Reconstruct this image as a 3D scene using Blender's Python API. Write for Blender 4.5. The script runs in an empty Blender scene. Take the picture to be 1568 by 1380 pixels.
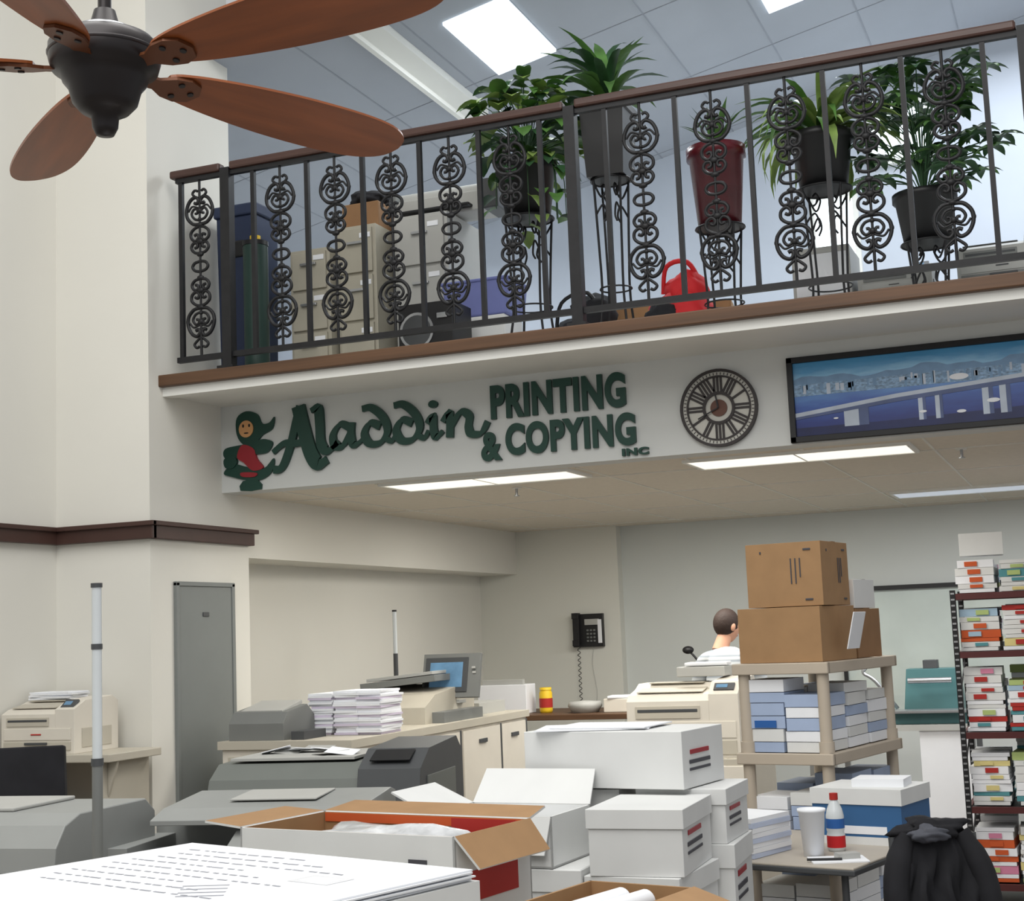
import bpy, math, random
from mathutils import Matrix, Vector
random.seed(7)
C=bpy.context.collection
D2R=math.radians
sc=bpy.context.scene
try: sc.view_settings.view_transform='Standard'
except Exception: pass

# ---------------------------------------------------------------- materials
def srgb(c):
    return tuple(((x/255)/12.92 if x/255<=0.04045 else ((x/255+0.055)/1.055)**2.4) for x in c)
_m={}
def mat(name,rgb,rough=0.6,metal=0.0,var=0.06,scale=6.0,bump=0.0,emis=0.0,spec=0.4,stretch=None):
    if name in _m: return _m[name]
    m=bpy.data.materials.new(name); m.use_nodes=True; nt=m.node_tree
    b=nt.nodes['Principled BSDF']
    c=srgb(rgb)
    tc=nt.nodes.new('ShaderNodeTexCoord'); mp=nt.nodes.new('ShaderNodeMapping')
    nt.links.new(tc.outputs['Object'],mp.inputs['Vector'])
    if stretch: mp.inputs['Scale'].default_value=stretch
    no=nt.nodes.new('ShaderNodeTexNoise'); no.inputs['Scale'].default_value=scale; no.inputs['Detail'].default_value=4
    nt.links.new(mp.outputs[0],no.inputs['Vector'])
    cr=nt.nodes.new('ShaderNodeValToRGB')
    cr.color_ramp.elements[0].position=0.3; cr.color_ramp.elements[1].position=0.7
    cr.color_ramp.elements[0].color=(*[max(0,x*(1-var)) for x in c],1)
    cr.color_ramp.elements[1].color=(*[min(1,x*(1+var)) for x in c],1)
    nt.links.new(no.outputs['Fac'],cr.inputs['Fac']); nt.links.new(cr.outputs[0],b.inputs['Base Color'])
    b.inputs['Roughness'].default_value=rough; b.inputs['Metallic'].default_value=metal
    b.inputs['Specular IOR Level'].default_value=spec
    if bump>0:
        bp=nt.nodes.new('ShaderNodeBump'); bp.inputs['Strength'].default_value=bump; bp.inputs['Distance'].default_value=0.01
        nt.links.new(no.outputs['Fac'],bp.inputs['Height']); nt.links.new(bp.outputs[0],b.inputs['Normal'])
    if emis>0:
        b.inputs['Emission Color'].default_value=(*c,1); b.inputs['Emission Strength'].default_value=emis
    _m[name]=m; return m

WALL=mat('wall_paint',(222,220,212),0.85,var=0.015,scale=1.5,bump=0.03)
WALLB=mat('wall_paint_back',(216,216,208),0.85,var=0.015,scale=1.5)
WALLG=mat('wall_paint_greyblue',(206,210,207),0.85,var=0.02,scale=1.5)
MEZC=mat('mezzanine_ceiling_paint',(166,171,180),0.9,var=0.03,scale=2)
MGRID=mat('mezzanine_ceiling_grid',(150,155,164),0.9)
MEZW=mat('mezzanine_wall_paint',(190,198,210),0.9,var=0.03,scale=2)
BEAM=mat('beam_paint',(208,210,208),0.85,var=0.015,scale=1.5)
FASC=mat('fascia_paint',(230,230,225),0.7,var=0.01)
TRIM=mat('trim_brown',(70,48,42),0.5,var=0.1)
WOODE=mat('oak_edge',(88,62,42),0.5,var=0.25,scale=5,stretch=(0.3,6,6))
RAILW=mat('rail_wood',(70,48,42),0.35,var=0.2,scale=5,stretch=(0.5,6,6))
IRON=mat('wrought_iron',(32,32,34),0.5,metal=0.3,var=0.15,scale=20)
FLOOR=mat('floor_vinyl',(112,104,96),0.5,var=0.12,scale=3)
CEIL=mat('ceiling_tile',(216,208,194),0.9,var=0.03,scale=30)
GRID=mat('ceiling_grid',(222,220,212),0.6)
LIGHTP=mat('troffer_panel',(255,250,238),0.5,emis=0.9,var=0)
LIGHTD=mat('troffer_panel_dim',(225,235,250),0.5,emis=0.35,var=0)
SKYP=mat('skylight_panel',(235,248,255),0.5,emis=2.0,var=0)
BLACK=mat('black_plastic',(24,24,26),0.45)
DGREY=mat('dark_grey_plastic',(70,72,74),0.5,var=0.04)
MGREY=mat('mid_grey_plastic',(116,118,116),0.5,var=0.03)
COPG=mat('copier_grey_green',(104,108,104),0.45,var=0.04)
COPL=mat('copier_light_grey',(142,144,142),0.45,var=0.04)
LGREY=mat('light_grey_plastic',(172,172,168),0.5,var=0.03)
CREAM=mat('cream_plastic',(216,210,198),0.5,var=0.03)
CREAM2=mat('dark_cream_plastic',(186,180,166),0.5,var=0.03)  # deeper cream plastic for counters, table tops and printer trays
PAPER=mat('white_paper',(232,234,238),0.8,var=0.02)
WCARD=mat('white_carton',(216,217,216),0.75,var=0.03)
KRAFT=mat('kraft_cardboard',(156,122,86),0.8,var=0.06,scale=12,bump=0.05)
KRAFTD=mat('kraft_cardboard_dark',(138,104,72),0.8,var=0.06,scale=12)
RED=mat('red_print',(170,42,36),0.6)
ORANGE=mat('orange_print',(196,86,40),0.7)
INK=mat('printed_ink',(70,70,76),0.7)
FAINT=mat('faint_pencil_text',(158,160,168),0.8)
GREEN=mat('sign_green',(22,62,52),0.45,var=0.05)
SRED=mat('sign_red',(150,34,44),0.5)
TAN=mat('sign_tan',(214,160,108),0.6)
BLUE=mat('blue_print',(40,92,160),0.6)
YEL=mat('yellow_plastic',(230,190,40),0.5)
PINK=mat('pink_label',(206,130,158),0.7)
TEAL=mat('teal_enamel',(72,112,114),0.4)
TEALP=mat('teal_label',(80,140,148),0.7)
RESIN=mat('resin_shelf_taupe',(182,170,154),0.6,var=0.03)
CHROME=mat('steel',(170,172,175),0.3,metal=0.8)
SCREEN=mat('display_screen',(92,128,158),0.2,emis=0.2,var=0.3,scale=8)
DOORG=mat('door_grey_paint',(122,126,124),0.5,var=0.02)
GLASS=mat('window_pane_tint',(196,206,200),0.06,var=0.10,scale=1.6,spec=1.0)
COPPER=mat('fan_blade_wood',(134,72,34),0.33,var=0.25,scale=4,stretch=(0.6,5,1))
BRONZE=mat('fan_bronze',(48,45,46),0.38,metal=0.5)
LEAF=mat('leaf_green',(78,118,56),0.5,var=0.3,scale=8)
LEAFD=mat('leaf_dark_green',(44,78,46),0.5,var=0.3,scale=8)
LEAFY=mat('leaf_variegated',(128,154,80),0.5,var=0.3,scale=8)
SOIL=mat('soil',(50,38,30),0.9)
WINE=mat('wine_ceramic',(84,24,32),0.25,var=0.15,scale=10)
REDB=mat('red_cloth',(190,28,34),0.7)
CLOTH=mat('black_cloth',(30,30,34),0.9,var=0.2,scale=10,bump=0.2)
SKIN=mat('skin',(200,150,124),0.6)
HAIR=mat('dark_hair',(48,34,28),0.7,bump=0.3,scale=60)
GTUBE=mat('dark_green_tube',(36,58,52),0.5)
BLUEB=mat('navy_bin',(34,46,74),0.5)
LAV=mat('lavender_plastic',(112,120,176),0.5)
CLEAR=mat('frosted_tube',(205,210,212),0.2,var=0.02)
BAGM=mat('clear_plastic_wrap',(196,198,200),0.15,var=0.3,scale=14,bump=0.8)
SHIRT=bpy.data.materials.new('striped_shirt'); SHIRT.use_nodes=True
_n=SHIRT.node_tree; _w=_n.nodes.new('ShaderNodeTexWave'); _w.bands_direction='Z'; _w.inputs['Scale'].default_value=9
_c=_n.nodes.new('ShaderNodeValToRGB'); _c.color_ramp.elements[0].color=(*srgb((140,148,156)),1); _c.color_ramp.elements[1].color=(*srgb((198,202,204)),1)
_t=_n.nodes.new('ShaderNodeTexCoord'); _n.links.new(_t.outputs['Object'],_w.inputs['Vector'])
_n.links.new(_w.outputs['Fac'],_c.inputs['Fac']); _n.links.new(_c.outputs[0],_n.nodes['Principled BSDF'].inputs['Base Color'])

# ---------------------------------------------------------------- mesh builder
def catmull(pts,n=6,closed=False):
    P=[Vector(p) for p in pts]; out=[]; N=len(P)
    rng=N if closed else N-1
    for i in range(rng):
        p0=P[(i-1)%N] if closed or i>0 else P[0]; p1=P[i]; p2=P[(i+1)%N]; p3=P[(i+2)%N] if closed or i+2<N else P[-1]
        for k in range(n):
            t=k/n
            out.append(0.5*((2*p1)+(-p0+p2)*t+(2*p0-5*p1+4*p2-p3)*t*t+(-p0+3*p1-3*p2+p3)*t**3))
    if not closed: out.append(P[-1].copy())
    return out
class MB:
    def __init__(s): s.v=[];s.f=[];s.mi=[];s.sm=[];s.mats=[]
    def add(s,vs,fs,m,smooth=False,M=None):
        if m not in s.mats: s.mats.append(m)
        k=s.mats.index(m); o=len(s.v)
        for v in vs:
            v=Vector(v)
            s.v.append(M@v if M else v)
        for f in fs:
            s.f.append(tuple(i+o for i in f)); s.mi.append(k); s.sm.append(smooth)
        return s
    def box(s,c,d,m,rz=0,rx=0,ry=0,taper=1.0):
        x,y,z=d[0]/2,d[1]/2,d[2]/2; t=taper
        vs=[(-x,-y,-z),(x,-y,-z),(x,y,-z),(-x,y,-z),(-x*t,-y*t,z),(x*t,-y*t,z),(x*t,y*t,z),(-x*t,y*t,z)]
        fs=[(0,3,2,1),(4,5,6,7),(0,1,5,4),(1,2,6,5),(2,3,7,6),(3,0,4,7)]
        M=Matrix.Translation(c)@Matrix.Rotation(D2R(rz),4,'Z')@Matrix.Rotation(D2R(ry),4,'Y')@Matrix.Rotation(D2R(rx),4,'X')
        return s.add(vs,fs,m,False,M)
    def b2(s,a,b,m):
        return s.box([(a[i]+b[i])/2 for i in range(3)],[abs(a[i]-b[i]) for i in range(3)],m)
    def cyl(s,p1,p2,r,m,r2=None,n=16,caps=True):
        p1=Vector(p1);p2=Vector(p2); r2=r if r2 is None else r2
        d=(p2-p1).normalized(); a=d.orthogonal().normalized(); b=d.cross(a)
        vs=[];fs=[]
        for p,rr in((p1,r),(p2,r2)):
            for i in range(n):
                t=2*math.pi*i/n; vs.append(p+a*math.cos(t)*rr+b*math.sin(t)*rr)
        s.add(vs,[(i,(i+1)%n,n+(i+1)%n,n+i) for i in range(n)],m,True)
        if caps: s.add(vs,[tuple(range(n-1,-1,-1)),tuple(range(n,2*n))],m)
        return s
    def tube(s,pts,r,m,n=6,closed=False,flat=None):
        P=[Vector(p) for p in pts]; N=len(P); vs=[];fs=[]
        prev=None
        for i in range(N):
            if closed: d=(P[(i+1)%N]-P[i-1])
            else: d=P[min(i+1,N-1)]-P[max(i-1,0)]
            if d.length<1e-9: d=Vector((0,0,1))
            d.normalize()
            a=(prev-d*prev.dot(d)) if prev is not None else d.orthogonal()
            if a.length<1e-6: a=d.orthogonal()
            a.normalize(); prev=a; b=d.cross(a)
            rr=r[min(i,len(r)-1)] if isinstance(r,(list,tuple)) else r
            for k in range(n):
                t=2*math.pi*k/n; vs.append(P[i]+a*math.cos(t)*rr+b*math.sin(t)*rr)
        for i in range(N if closed else N-1):
            j=(i+1)%N
            for k in range(n): fs.append((i*n+k,i*n+(k+1)%n,j*n+(k+1)%n,j*n+k))
        s.add(vs,fs,m,True)
        if not closed: s.add(vs,[tuple(range(n-1,-1,-1)),tuple(range((N-1)*n,N*n))],m)
        return s
    def sph(s,c,r,m,seg=16,rings=10,M=None):
        if not isinstance(r,(tuple,list)): r=(r,r,r)
        vs=[];fs=[]
        for i in range(rings+1):
            ph=math.pi*i/rings
            for k in range(seg):
                t=2*math.pi*k/seg; vs.append((r[0]*math.sin(ph)*math.cos(t),r[1]*math.sin(ph)*math.sin(t),r[2]*math.cos(ph)))
        for i in range(rings):
            for k in range(seg): fs.append((i*seg+k,(i+1)*seg+k,(i+1)*seg+(k+1)%seg,i*seg+(k+1)%seg))
        T=Matrix.Translation(c)
        return s.add(vs,fs,m,True,T@M if M else T)
    def lathe(s,prof,c,m,n=28,square=False):
        vs=[];fs=[]
        if square: n=4
        for r,z in prof:
            for k in range(n):
                t=2*math.pi*(k+(0.5 if square else 0))/n; q=r*(1.414 if square else 1); vs.append((c[0]+q*math.cos(t),c[1]+q*math.sin(t),c[2]+z))
        for i in range(len(prof)-1):
            for k in range(n): fs.append((i*n+k,i*n+(k+1)%n,(i+1)*n+(k+1)%n,(i+1)*n+k))
        return s.add(vs,fs,m,not square)
    def prism(s,p2,o,ux,uy,dep,m):
        o=Vector(o);ux=Vector(ux);uy=Vector(uy);nn=ux.cross(uy).normalized()
        n=len(p2); vs=[o+ux*p[0]+uy*p[1]+nn*dep for p in p2]+[o+ux*p[0]+uy*p[1] for p in p2]
        fs=[tuple(range(n)),tuple(range(2*n-1,n-1,-1))]+[(i,n+i,n+(i+1)%n,(i+1)%n) for i in range(n)]
        return s.add(vs,fs,m)
    def blob(s,c,r,m,amp=0.2,seed=0,seg=22,rings=14):
        rnd=random.Random(seed); ph=[rnd.uniform(0,6.28) for _ in range(8)]
        o=len(s.v); s.sph((0,0,0),1.0,m,seg,rings)
        for i in range(o,len(s.v)):
            v=s.v[i]; k=1+amp*(0.5*math.sin(5*v.x+3*v.z+ph[0])+0.4*math.sin(7*v.y-4*v.x+ph[1])+0.3*math.sin(9*v.z+6*v.y+ph[2])+0.2*math.sin(14*v.x+ph[3]))
            s.v[i]=Vector((c[0]+v.x*r[0]*k,c[1]+v.y*r[1]*k,c[2]+max(-1,v.z*k)*r[2]))
        return s
    def build(s,name,loc=(0,0,0),rz=0,bevel=0,parent=None,seg=2):
        me=bpy.data.meshes.new(name); me.from_pydata([tuple(v) for v in s.v],[],s.f)
        for m in s.mats: me.materials.append(m)
        me.polygons.foreach_set('material_index',s.mi); me.polygons.foreach_set('use_smooth',s.sm); me.update()
        o=bpy.data.objects.new(name,me); C.objects.link(o); o.location=loc; o.rotation_euler=(0,0,D2R(rz))
        if bevel>0:
            b=o.modifiers.new('bevel','BEVEL'); b.width=bevel; b.segments=seg; b.limit_method='ANGLE'; b.angle_limit=D2R(40)
        if parent: o.parent=parent
        return o
def empty(name,loc=(0,0,0),rz=0):
    e=bpy.data.objects.new(name,None); C.objects.link(e); e.location=loc; e.rotation_euler=(0,0,D2R(rz)); e.empty_display_size=0.1
    return e
def ell(cx,cy,rx,ry,n=24,a0=0,a1=360):
    return [(cx+rx*math.cos(D2R(a0+(a1-a0)*i/n)),cy+ry*math.sin(D2R(a0+(a1-a0)*i/n))) for i in range(n if a1-a0==360 else n+1)]

# ---------------------------------------------------------------- room shell
MB().b2((-6.5,-2,-0.1),(3.5,12.4,0),FLOOR).build('floor')
MB().b2((-5.55,-2,0),(-5.35,6.63,7.2),WALL).build('wall_left')
w=MB(); w.b2((-5.6,6.63,0),(-4.73,7.62,3.0),WALL); w.b2((-5.6,6.63,3.0),(-4.73,7.47,7.2),WALL); w.build('wall_pier')
MB().b2((-5.3,7.62,0),(-5.08,12.0,2.49),WALL).build('wall_recess')
w=MB(); w.b2((-5.08,7.62,2.12),(-4.73,12.0,2.49),WALL); w.build('wall_bulkhead')
w=MB(); w.b2((-5.3,12.0,0),(-3.80,12.2,2.49),WALLB); w.b2((-3.80,12.12,0),(3.5,12.3,2.49),WALLG); w.build('wall_back')
w=MB(); w.b2((-4.73,7.34,2.49),(3.5,7.5,3.0),BEAM); w.build('wall_beam')
c=MB(); c.b2((-5.08,7.5,2.49),(3.5,12.3,2.56),CEIL)
for x in [-4.42+0.61*i for i in range(13)]: c.b2((x,7.5,2.486),(x+0.012,12.0,2.49),GRID)
for y in [8.05,9.27,10.49,11.7]: c.b2((-4.72,y,2.485),(3.5,y+0.02,2.49),GRID)
c.build('ceiling_lower')
s_=MB(); s_.b2((-4.73,6.76,2.985),(3.5,6.84,3.035),FASC); s_.b2((-4.73,6.84,3.0),(3.5,11.7,3.09),FASC)
s_.b2((-9.5,7.47,3.0),(-4.73,11.7,3.09),FASC); s_.build('floor_mezzanine')
t=MB(); t.b2((-4.76,6.72,3.035),(3.5,6.84,3.10),WOODE); t.build('trim_1',bevel=0.006)
t=MB(); t.b2((-5.35,-2,2.19),(-5.31,6.60,2.28),TRIM); t.b2((-5.35,6.585,2.19),(-4.685,6.63,2.28),TRIM); t.b2((-4.73,6.6,2.19),(-4.685,7.62,2.28),TRIM)
t.b2((-5.35,-2,2.26),(-5.295,6.60,2.285),TRIM); t.b2((-5.35,6.565,2.26),(-4.665,6.6,2.285),TRIM); t.b2((-4.69,6.57,2.26),(-4.665,7.64,2.285),TRIM); t.build('trim_2',bevel=0.004)
YB=11.5
def zc(x): return 5.4+0.212*(x+3.49)
c=MB()
x0,x1=-9.5,3.5
vs=[(x0,7.2,zc(x0)),(x1,7.2,zc(x1)),(x1,YB+.2,zc(x1)),(x0,YB+.2,zc(x0))]
vs+=[(v[0],v[1],v[2]+0.1) for v in vs]
c.add(vs,[(0,3,2,1),(4,5,6,7),(0,1,5,4),(1,2,6,5),(2,3,7,6),(3,0,4,7)],MEZC)
def sbox(mb,xa,xb,ya,yb,dz,m):
    vs=[(xa,ya,zc(xa)-dz),(xb,ya,zc(xb)-dz),(xb,yb,zc(xb)-dz),(xa,yb,zc(xa)-dz)]
    vs+=[(v[0],v[1],v[2]+dz-0.0005) for v in vs]
    mb.add(vs,[(0,3,2,1),(4,5,6,7),(0,1,5,4),(1,2,6,5),(2,3,7,6),(3,0,4,7)],m)
for k in range(-9,11): sbox(c,-3.08+0.61*k-0.005,-3.08+0.61*k+0.005,7.2,YB,0.003,MGRID)
for y in (8.94,10.16,11.38): sbox(c,x0,x1,y-0.005,y+0.005,0.003,MGRID)
c.build('ceiling_mezzanine')
c=MB(); sbox(c,-3.5,-3.08,8.0,8.92,0.02,SKYP); c.build('skylight')
c=MB(); sbox(c,-1.77,-1.3,8.7,9.62,0.02,SKYP); c.build('skylight')
c=MB(); sbox(c,-3.93,-3.76,7.3,9.35,0.05,FASC); sbox(c,-3.93,-3.90,7.3,9.35,0.08,FASC); c.build('ceiling_beam')
MB().b2((-9.5,YB,3.09),(3.5,YB+.2,7.0),MEZW).build('wall_mezzanine_back')
MB().b2((-9.7,7.47,3.09),(-9.5,YB+.2,7.0),MEZW).build('wall_mezzanine_left')
for i,(x,z,wd,h) in enumerate(((-1.16,5.38,0.42,0.42),(-1.70,4.5,0.3,0.85))):
    w=MB(); w.b2((x-wd/2,YB-.03,z-h/2),(x+wd/2,YB-.001,z+h/2),SKYP)
    for a,b in (((x-wd/2-.04,z-h/2-.04),(x+wd/2+.04,z-h/2)),((x-wd/2-.04,z+h/2),(x+wd/2+.04,z+h/2+.04)),((x-wd/2-.04,z-h/2),(x-wd/2,z+h/2)),((x+wd/2,z-h/2),(x+wd/2+.04,z+h/2)),((x-.012,z-h/2),(x+.012,z+h/2))):
        w.b2((a[0],YB-.06,a[1]),(b[0],YB-.001,b[1]),FASC)
    w.build('window_%d'%(i+1))
for (xa,xb,ya,yb,lm) in ((-3.78,-2.66,7.54,7.92,LIGHTP),(-2.0,-0.85,7.62,8.02,LIGHTP),(-1.3,0.9,10.6,11.0,LIGHTD)):
    t=MB(); t.b2((xa,ya,2.478),(xb,yb,2.49),lm)
    t.b2((xa-.02,ya-.02,2.474),(xb+.02,ya,2.49),FASC); t.b2((xa-.02,yb,2.474),(xb+.02,yb+.02,2.49),FASC)
    t.b2((xa-.02,ya,2.474),(xa,yb,2.49),FASC); t.b2((xb,ya,2.474),(xb+.02,yb,2.49),FASC)
    t.b2(((xa+xb)/2-.004,ya,2.475),((xa+xb)/2+.004,yb,2.49),FASC)
    t.build('ceiling_light_troffer')
for (x,y) in ((-3.25,8.3),(-0.62,8.1)):
    s_=MB(); s_.cyl((x,y,2.489),(x,y,2.482),0.03,FASC); s_.cyl((x,y,2.489),(x,y,2.44),0.008,CHROME); s_.cyl((x,y,2.44),(x,y,2.436),0.018,CHROME); s_.build('fire_sprinkler')
d=MB(); d.b2((-4.73,6.87,0),(-4.715,7.40,1.94),DOORG)
d.b2((-4.73,6.84,0),(-4.708,6.87,1.96),DOORG); d.b2((-4.73,7.40,0),(-4.708,7.43,1.96),DOORG); d.b2((-4.73,6.84,1.94),(-4.708,7.43,1.965),DOORG)
d.b2((-4.716,7.10,1.77),(-4.709,7.16,1.795),DGREY); d.b2((-4.716,7.34,1.0),(-4.708,7.36,1.07),CHROME)
d.build('door_1',bevel=0.003)
w=MB(); w.b2((-1.93,12.09,0.85),(0.9,12.12,1.86),GLASS)
w.b2((-1.96,12.05,1.835),(0.95,12.12,1.87),BLACK); w.b2((-1.96,12.06,0.82),(0.95,12.12,0.86),BLACK); w.b2((-1.96,12.06,.85),(-1.93,12.12,1.86),BLACK); w.b2((-0.3,12.07,.85),(-0.27,12.12,1.86),BLACK)
w.build('window_3')

# ---------------------------------------------------------------- balcony railing
RY=6.80
rail=empty('balcony_railing',(0,0,0))
ZB,ZT=3.19,4.20
orn=MB(); H=ZT-ZB
def sc_(mb,P,cz,f,r=0.0085,n=4):
    for sx in(-1,1): mb.tube(catmull([(sx*x,0,cz+f*z) for x,z in P],n),r,IRON,5)
def orn_unit(mb,z0,flip):
    f=-1 if flip else 1
    cz=z0
    sc_(mb,[(0.0,-0.078),(0.045,-0.073),(0.080,-0.035),(0.084,0.015),(0.062,0.062),(0.028,0.080),(0.008,0.062),(0.016,0.042),(0.034,0.048)],cz,f,0.0105,5)
    sc_(mb,[(0.0,-0.055),(0.034,-0.045),(0.052,-0.015),(0.036,0.012),(0.014,0.006),(0.016,-0.014),(0.030,-0.014)],cz,f,0.008,4)
    sc_(mb,[(0.0,0.012),(0.022,0.022),(0.05,0.028),(0.074,0.0)],cz,f,0.006,4)
    mb.sph((0,0,cz),(0.017,0.014,0.017),IRON,8,6); mb.sph((0,0,cz-f*0.05),(0.012,0.012,0.012),IRON,8,6); mb.sph((0,0,cz-f*0.082),(0.024,0.014,0.014),IRON,8,6)
    for sx in(-1,1):
        mb.sph((sx*0.088,0,cz-f*.005),(0.010,0.009,0.015),IRON,6,5)
    sc_(mb,[(0.0,-0.09),(0.032,-0.098),(0.058,-0.122),(0.056,-0.155),(0.030,-0.172),(0.010,-0.155),(0.018,-0.135),(0.036,-0.142)],cz,f,0.009,4)
    sc_(mb,[(0.0,-0.245),(0.036,-0.238),(0.056,-0.212),(0.044,-0.185),(0.018,-0.186),(0.018,-0.208),(0.034,-0.212)],cz,f,0.009,4)
    mb.sph((0,0,cz-f*0.178),(0.024,0.014,0.018),IRON,8,6)
    mb.sph((0,0,cz-f*0.25),(0.024,0.013,0.015),IRON,8,6)
orn_unit(orn,H-0.175,False); orn_unit(orn,0.20,True)
orn.tube([(0,0,0),(0,0,0.12)],0.008,IRON,5); orn.tube([(0,0,H-0.10),(0,0,H)],0.008,IRON,5)
orn.tube([(0,0,0.12),(0,0,H-0.10)],0.007,IRON,5)
sc_(orn,[(0,-.03),(.035,-.022),(.05,0.0),(.035,.022),(0,.03)],0.515,1,0.009)
sc_(orn,[(0,-.115),(.02,-.10),(.045,-.075),(.03,-.055),(.012,-.062)],H-.0,1,0.008)
sc_(orn,[(0,.115),(.02,.10),(.045,.075),(.03,.055),(.012,.062)],0.0,1,0.008)
posts=[-4.32,-2.29,-0.11,2.07]
k=1; o0=None
def ornat(x):
    global k,o0
    if o0 is None: o0=orn.build('scroll_1',(x,RY,ZB),parent=rail)
    else:
        o=bpy.data.objects.new('scroll_%d'%k,o0.data); C.objects.link(o); o.location=(x,RY,ZB); o.parent=rail
    k+=1
bars=MB()
for pi in range(3):
    a=posts[pi]; st=(posts[pi+1]-a)/6
    for i in range(6):
        bars.box((a+(i+.5)*st,RY,(ZB+ZT)/2),(0.024,0.024,ZT-ZB),IRON)
        if i<5: ornat(a+(i+1)*st)
ornat(-4.50)
bars.box((-4.62,RY,(ZB+ZT)/2),(0.024,0.024,ZT-ZB),IRON)
for p in posts: bars.box((p,RY,3.09+0.575),(0.058,0.058,1.15),IRON); bars.box((p,RY,3.105),(0.1,0.1,0.03),IRON)
bars.box((-4.50,RY,ZB-0.005),(0.3,0.03,0.03),IRON); bars.box((-1.14,RY,ZB-0.005),(6.4,0.03,0.03),IRON); bars.box((-1.3,RY,ZT+0.012),(6.7,0.03,0.024),IRON)
bars.build('bars',parent=rail)
tr=MB()
for a,b in ((-4.68,-4.35),(-4.29,-2.32),(-2.26,-0.14),(-0.08,2.04)): tr.b2((a,RY-0.032,4.225),(b,RY+0.032,4.272),RAILW)
tr.build('handrail',bevel=0.012,parent=rail)

# ---------------------------------------------------------------- sign
SY=7.34
sign=empty('shop_sign',(0,0,0))
def stroke(mb,pts,wmax,wmin=0.012,nib=35,m=GREEN,dep=0.022,n=6,y=SY):
    P=catmull([(p[0],0,p[1]) for p in pts],n); L=[];Rr=[]
    for i in range(len(P)):
        d=P[min(i+1,len(P)-1)]-P[max(i-1,0)]; a=math.atan2(d.z,d.x)
        w=wmin+(wmax-wmin)*abs(math.sin(a-D2R(nib)))
        nx,nz=-math.sin(a)*w/2,math.cos(a)*w/2
        L.append((P[i].x+nx,P[i].z+nz)); Rr.append((P[i].x-nx,P[i].z-nz))
    vs=[];fs=[]
    for l,r in zip(L,Rr): vs+=[(l[0],y-dep,l[1]),(r[0],y-dep,r[1]),(l[0],y,l[1]),(r[0],y,r[1])]
    for i in range(len(L)-1):
        a=4*i;b=4*i+4; fs+=[(a,a+1,b+1,b),(a,b,b+2,a+2),(a+1,a+3,b+3,b+1)]
    e=4*(len(L)-1); fs+=[(0,2,3,1),(e,e+1,e+3,e+2)]
    mb.add(vs,fs,m)
a=MB(); _dd=[0.022]
def AX(L): return [(-4.05+(x+4.04)*0.82,z) for x,z in L]
stroke(a,AX([(-4.43,2.60),(-4.36,2.61),(-4.29,2.73),(-4.235,2.88),(-4.205,2.955)]),0.052,0.040,dep=.022)
stroke(a,AX([(-4.22,2.955),(-4.18,2.82),(-4.13,2.68),(-4.07,2.61),(-4.00,2.63)]),0.088,0.040,dep=.0222)
stroke(a,AX([(-4.43,2.70),(-4.34,2.745),(-4.24,2.74),(-4.14,2.75)]),0.050,0.030,dep=.0224)
stroke(a,[(-4.115,2.92),(-4.07,2.93),(-4.06,2.84),(-4.055,2.73),(-4.02,2.68),(-3.97,2.70),(-3.94,2.73)],0.062,0.024)
def la(x):
    stroke(a,[(x+.12,2.80),(x+.06,2.825),(x+.01,2.77),(x+.02,2.705),(x+.07,2.70),(x+.12,2.77)],0.050,0.022)
    stroke(a,[(x+.13,2.83),(x+.125,2.76),(x+.14,2.70),(x+.19,2.72),(x+.215,2.75)],0.050,0.020,dep=.0223)
def ld(x):
    stroke(a,[(x+.10,2.79),(x+.04,2.815),(x,2.76),(x+.03,2.70),(x+.10,2.70),(x+.145,2.76),(x+.12,2.84),(x+.05,2.90),(x-.01,2.90)],0.050,0.024)
    stroke(a,[(x+.135,2.72),(x+.17,2.70),(x+.2,2.74)],0.034,0.018,dep=.0223)
la(-3.985); ld(-3.775); ld(-3.575)
stroke(a,[(-3.385,2.78),(-3.35,2.82),(-3.345,2.74),(-3.33,2.70),(-3.29,2.73)],0.050,0.020)
a.prism(ell(-3.345,2.885,0.028,0.022,12),(0,SY,0),(1,0,0),(0,0,1),0.022,GREEN)
stroke(a,[(-3.29,2.78),(-3.25,2.83),(-3.245,2.77),(-3.25,2.69)],0.050,0.020,dep=.0223)
stroke(a,[(-3.24,2.75),(-3.18,2.825),(-3.13,2.80),(-3.135,2.74),(-3.12,2.70),(-3.06,2.70),(-3.02,2.76)],0.050,0.022)
a.build('script_lettering',parent=sign)
def text(name,body,x0,x1,z0,z1,off=0.0,y=SY,m=GREEN,ext=0.02):
    cu=bpy.data.curves.new(name,'FONT'); cu.body=body; cu.size=1; cu.extrude=0.5; cu.offset=off; cu.materials.append(m); cu.space_character=1.1
    o=bpy.data.objects.new(name,cu); C.objects.link(o); bpy.context.view_layer.update()
    bb=o.bound_box; xs=[b[0] for b in bb]; ys=[b[1] for b in bb]
    sx=(x1-x0)/(max(xs)-min(xs)); sy=(z1-z0)/(max(ys)-min(ys))
    o.scale=(sx,sy,ext); o.rotation_euler=(math.pi/2,0,0); o.location=(x0-min(xs)*sx,y-ext/2,z0-min(ys)*sy); o.parent=sign
    return o
text('lettering_upper','PRINTING',-3.0,-2.23,2.765,2.955,0.045)
text('lettering_lower','COPYING',-2.92,-2.185,2.56,2.735,0.045)
text('ampersand','&',-3.065,-2.945,2.54,2.70,0.04)
text('lettering_small','INC',-2.265,-2.12,2.505,2.545,0.05)
g=MB(); UX=(1,0,0); UZ=(0,0,1)
def gp(p,m,d=0.015): g.prism(p,(0,SY,0),UX,UZ,d,m)
def gq(px,py): return (-4.70+(px-410)*0.0029, 2.965-(py-772)*0.0031)
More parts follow.
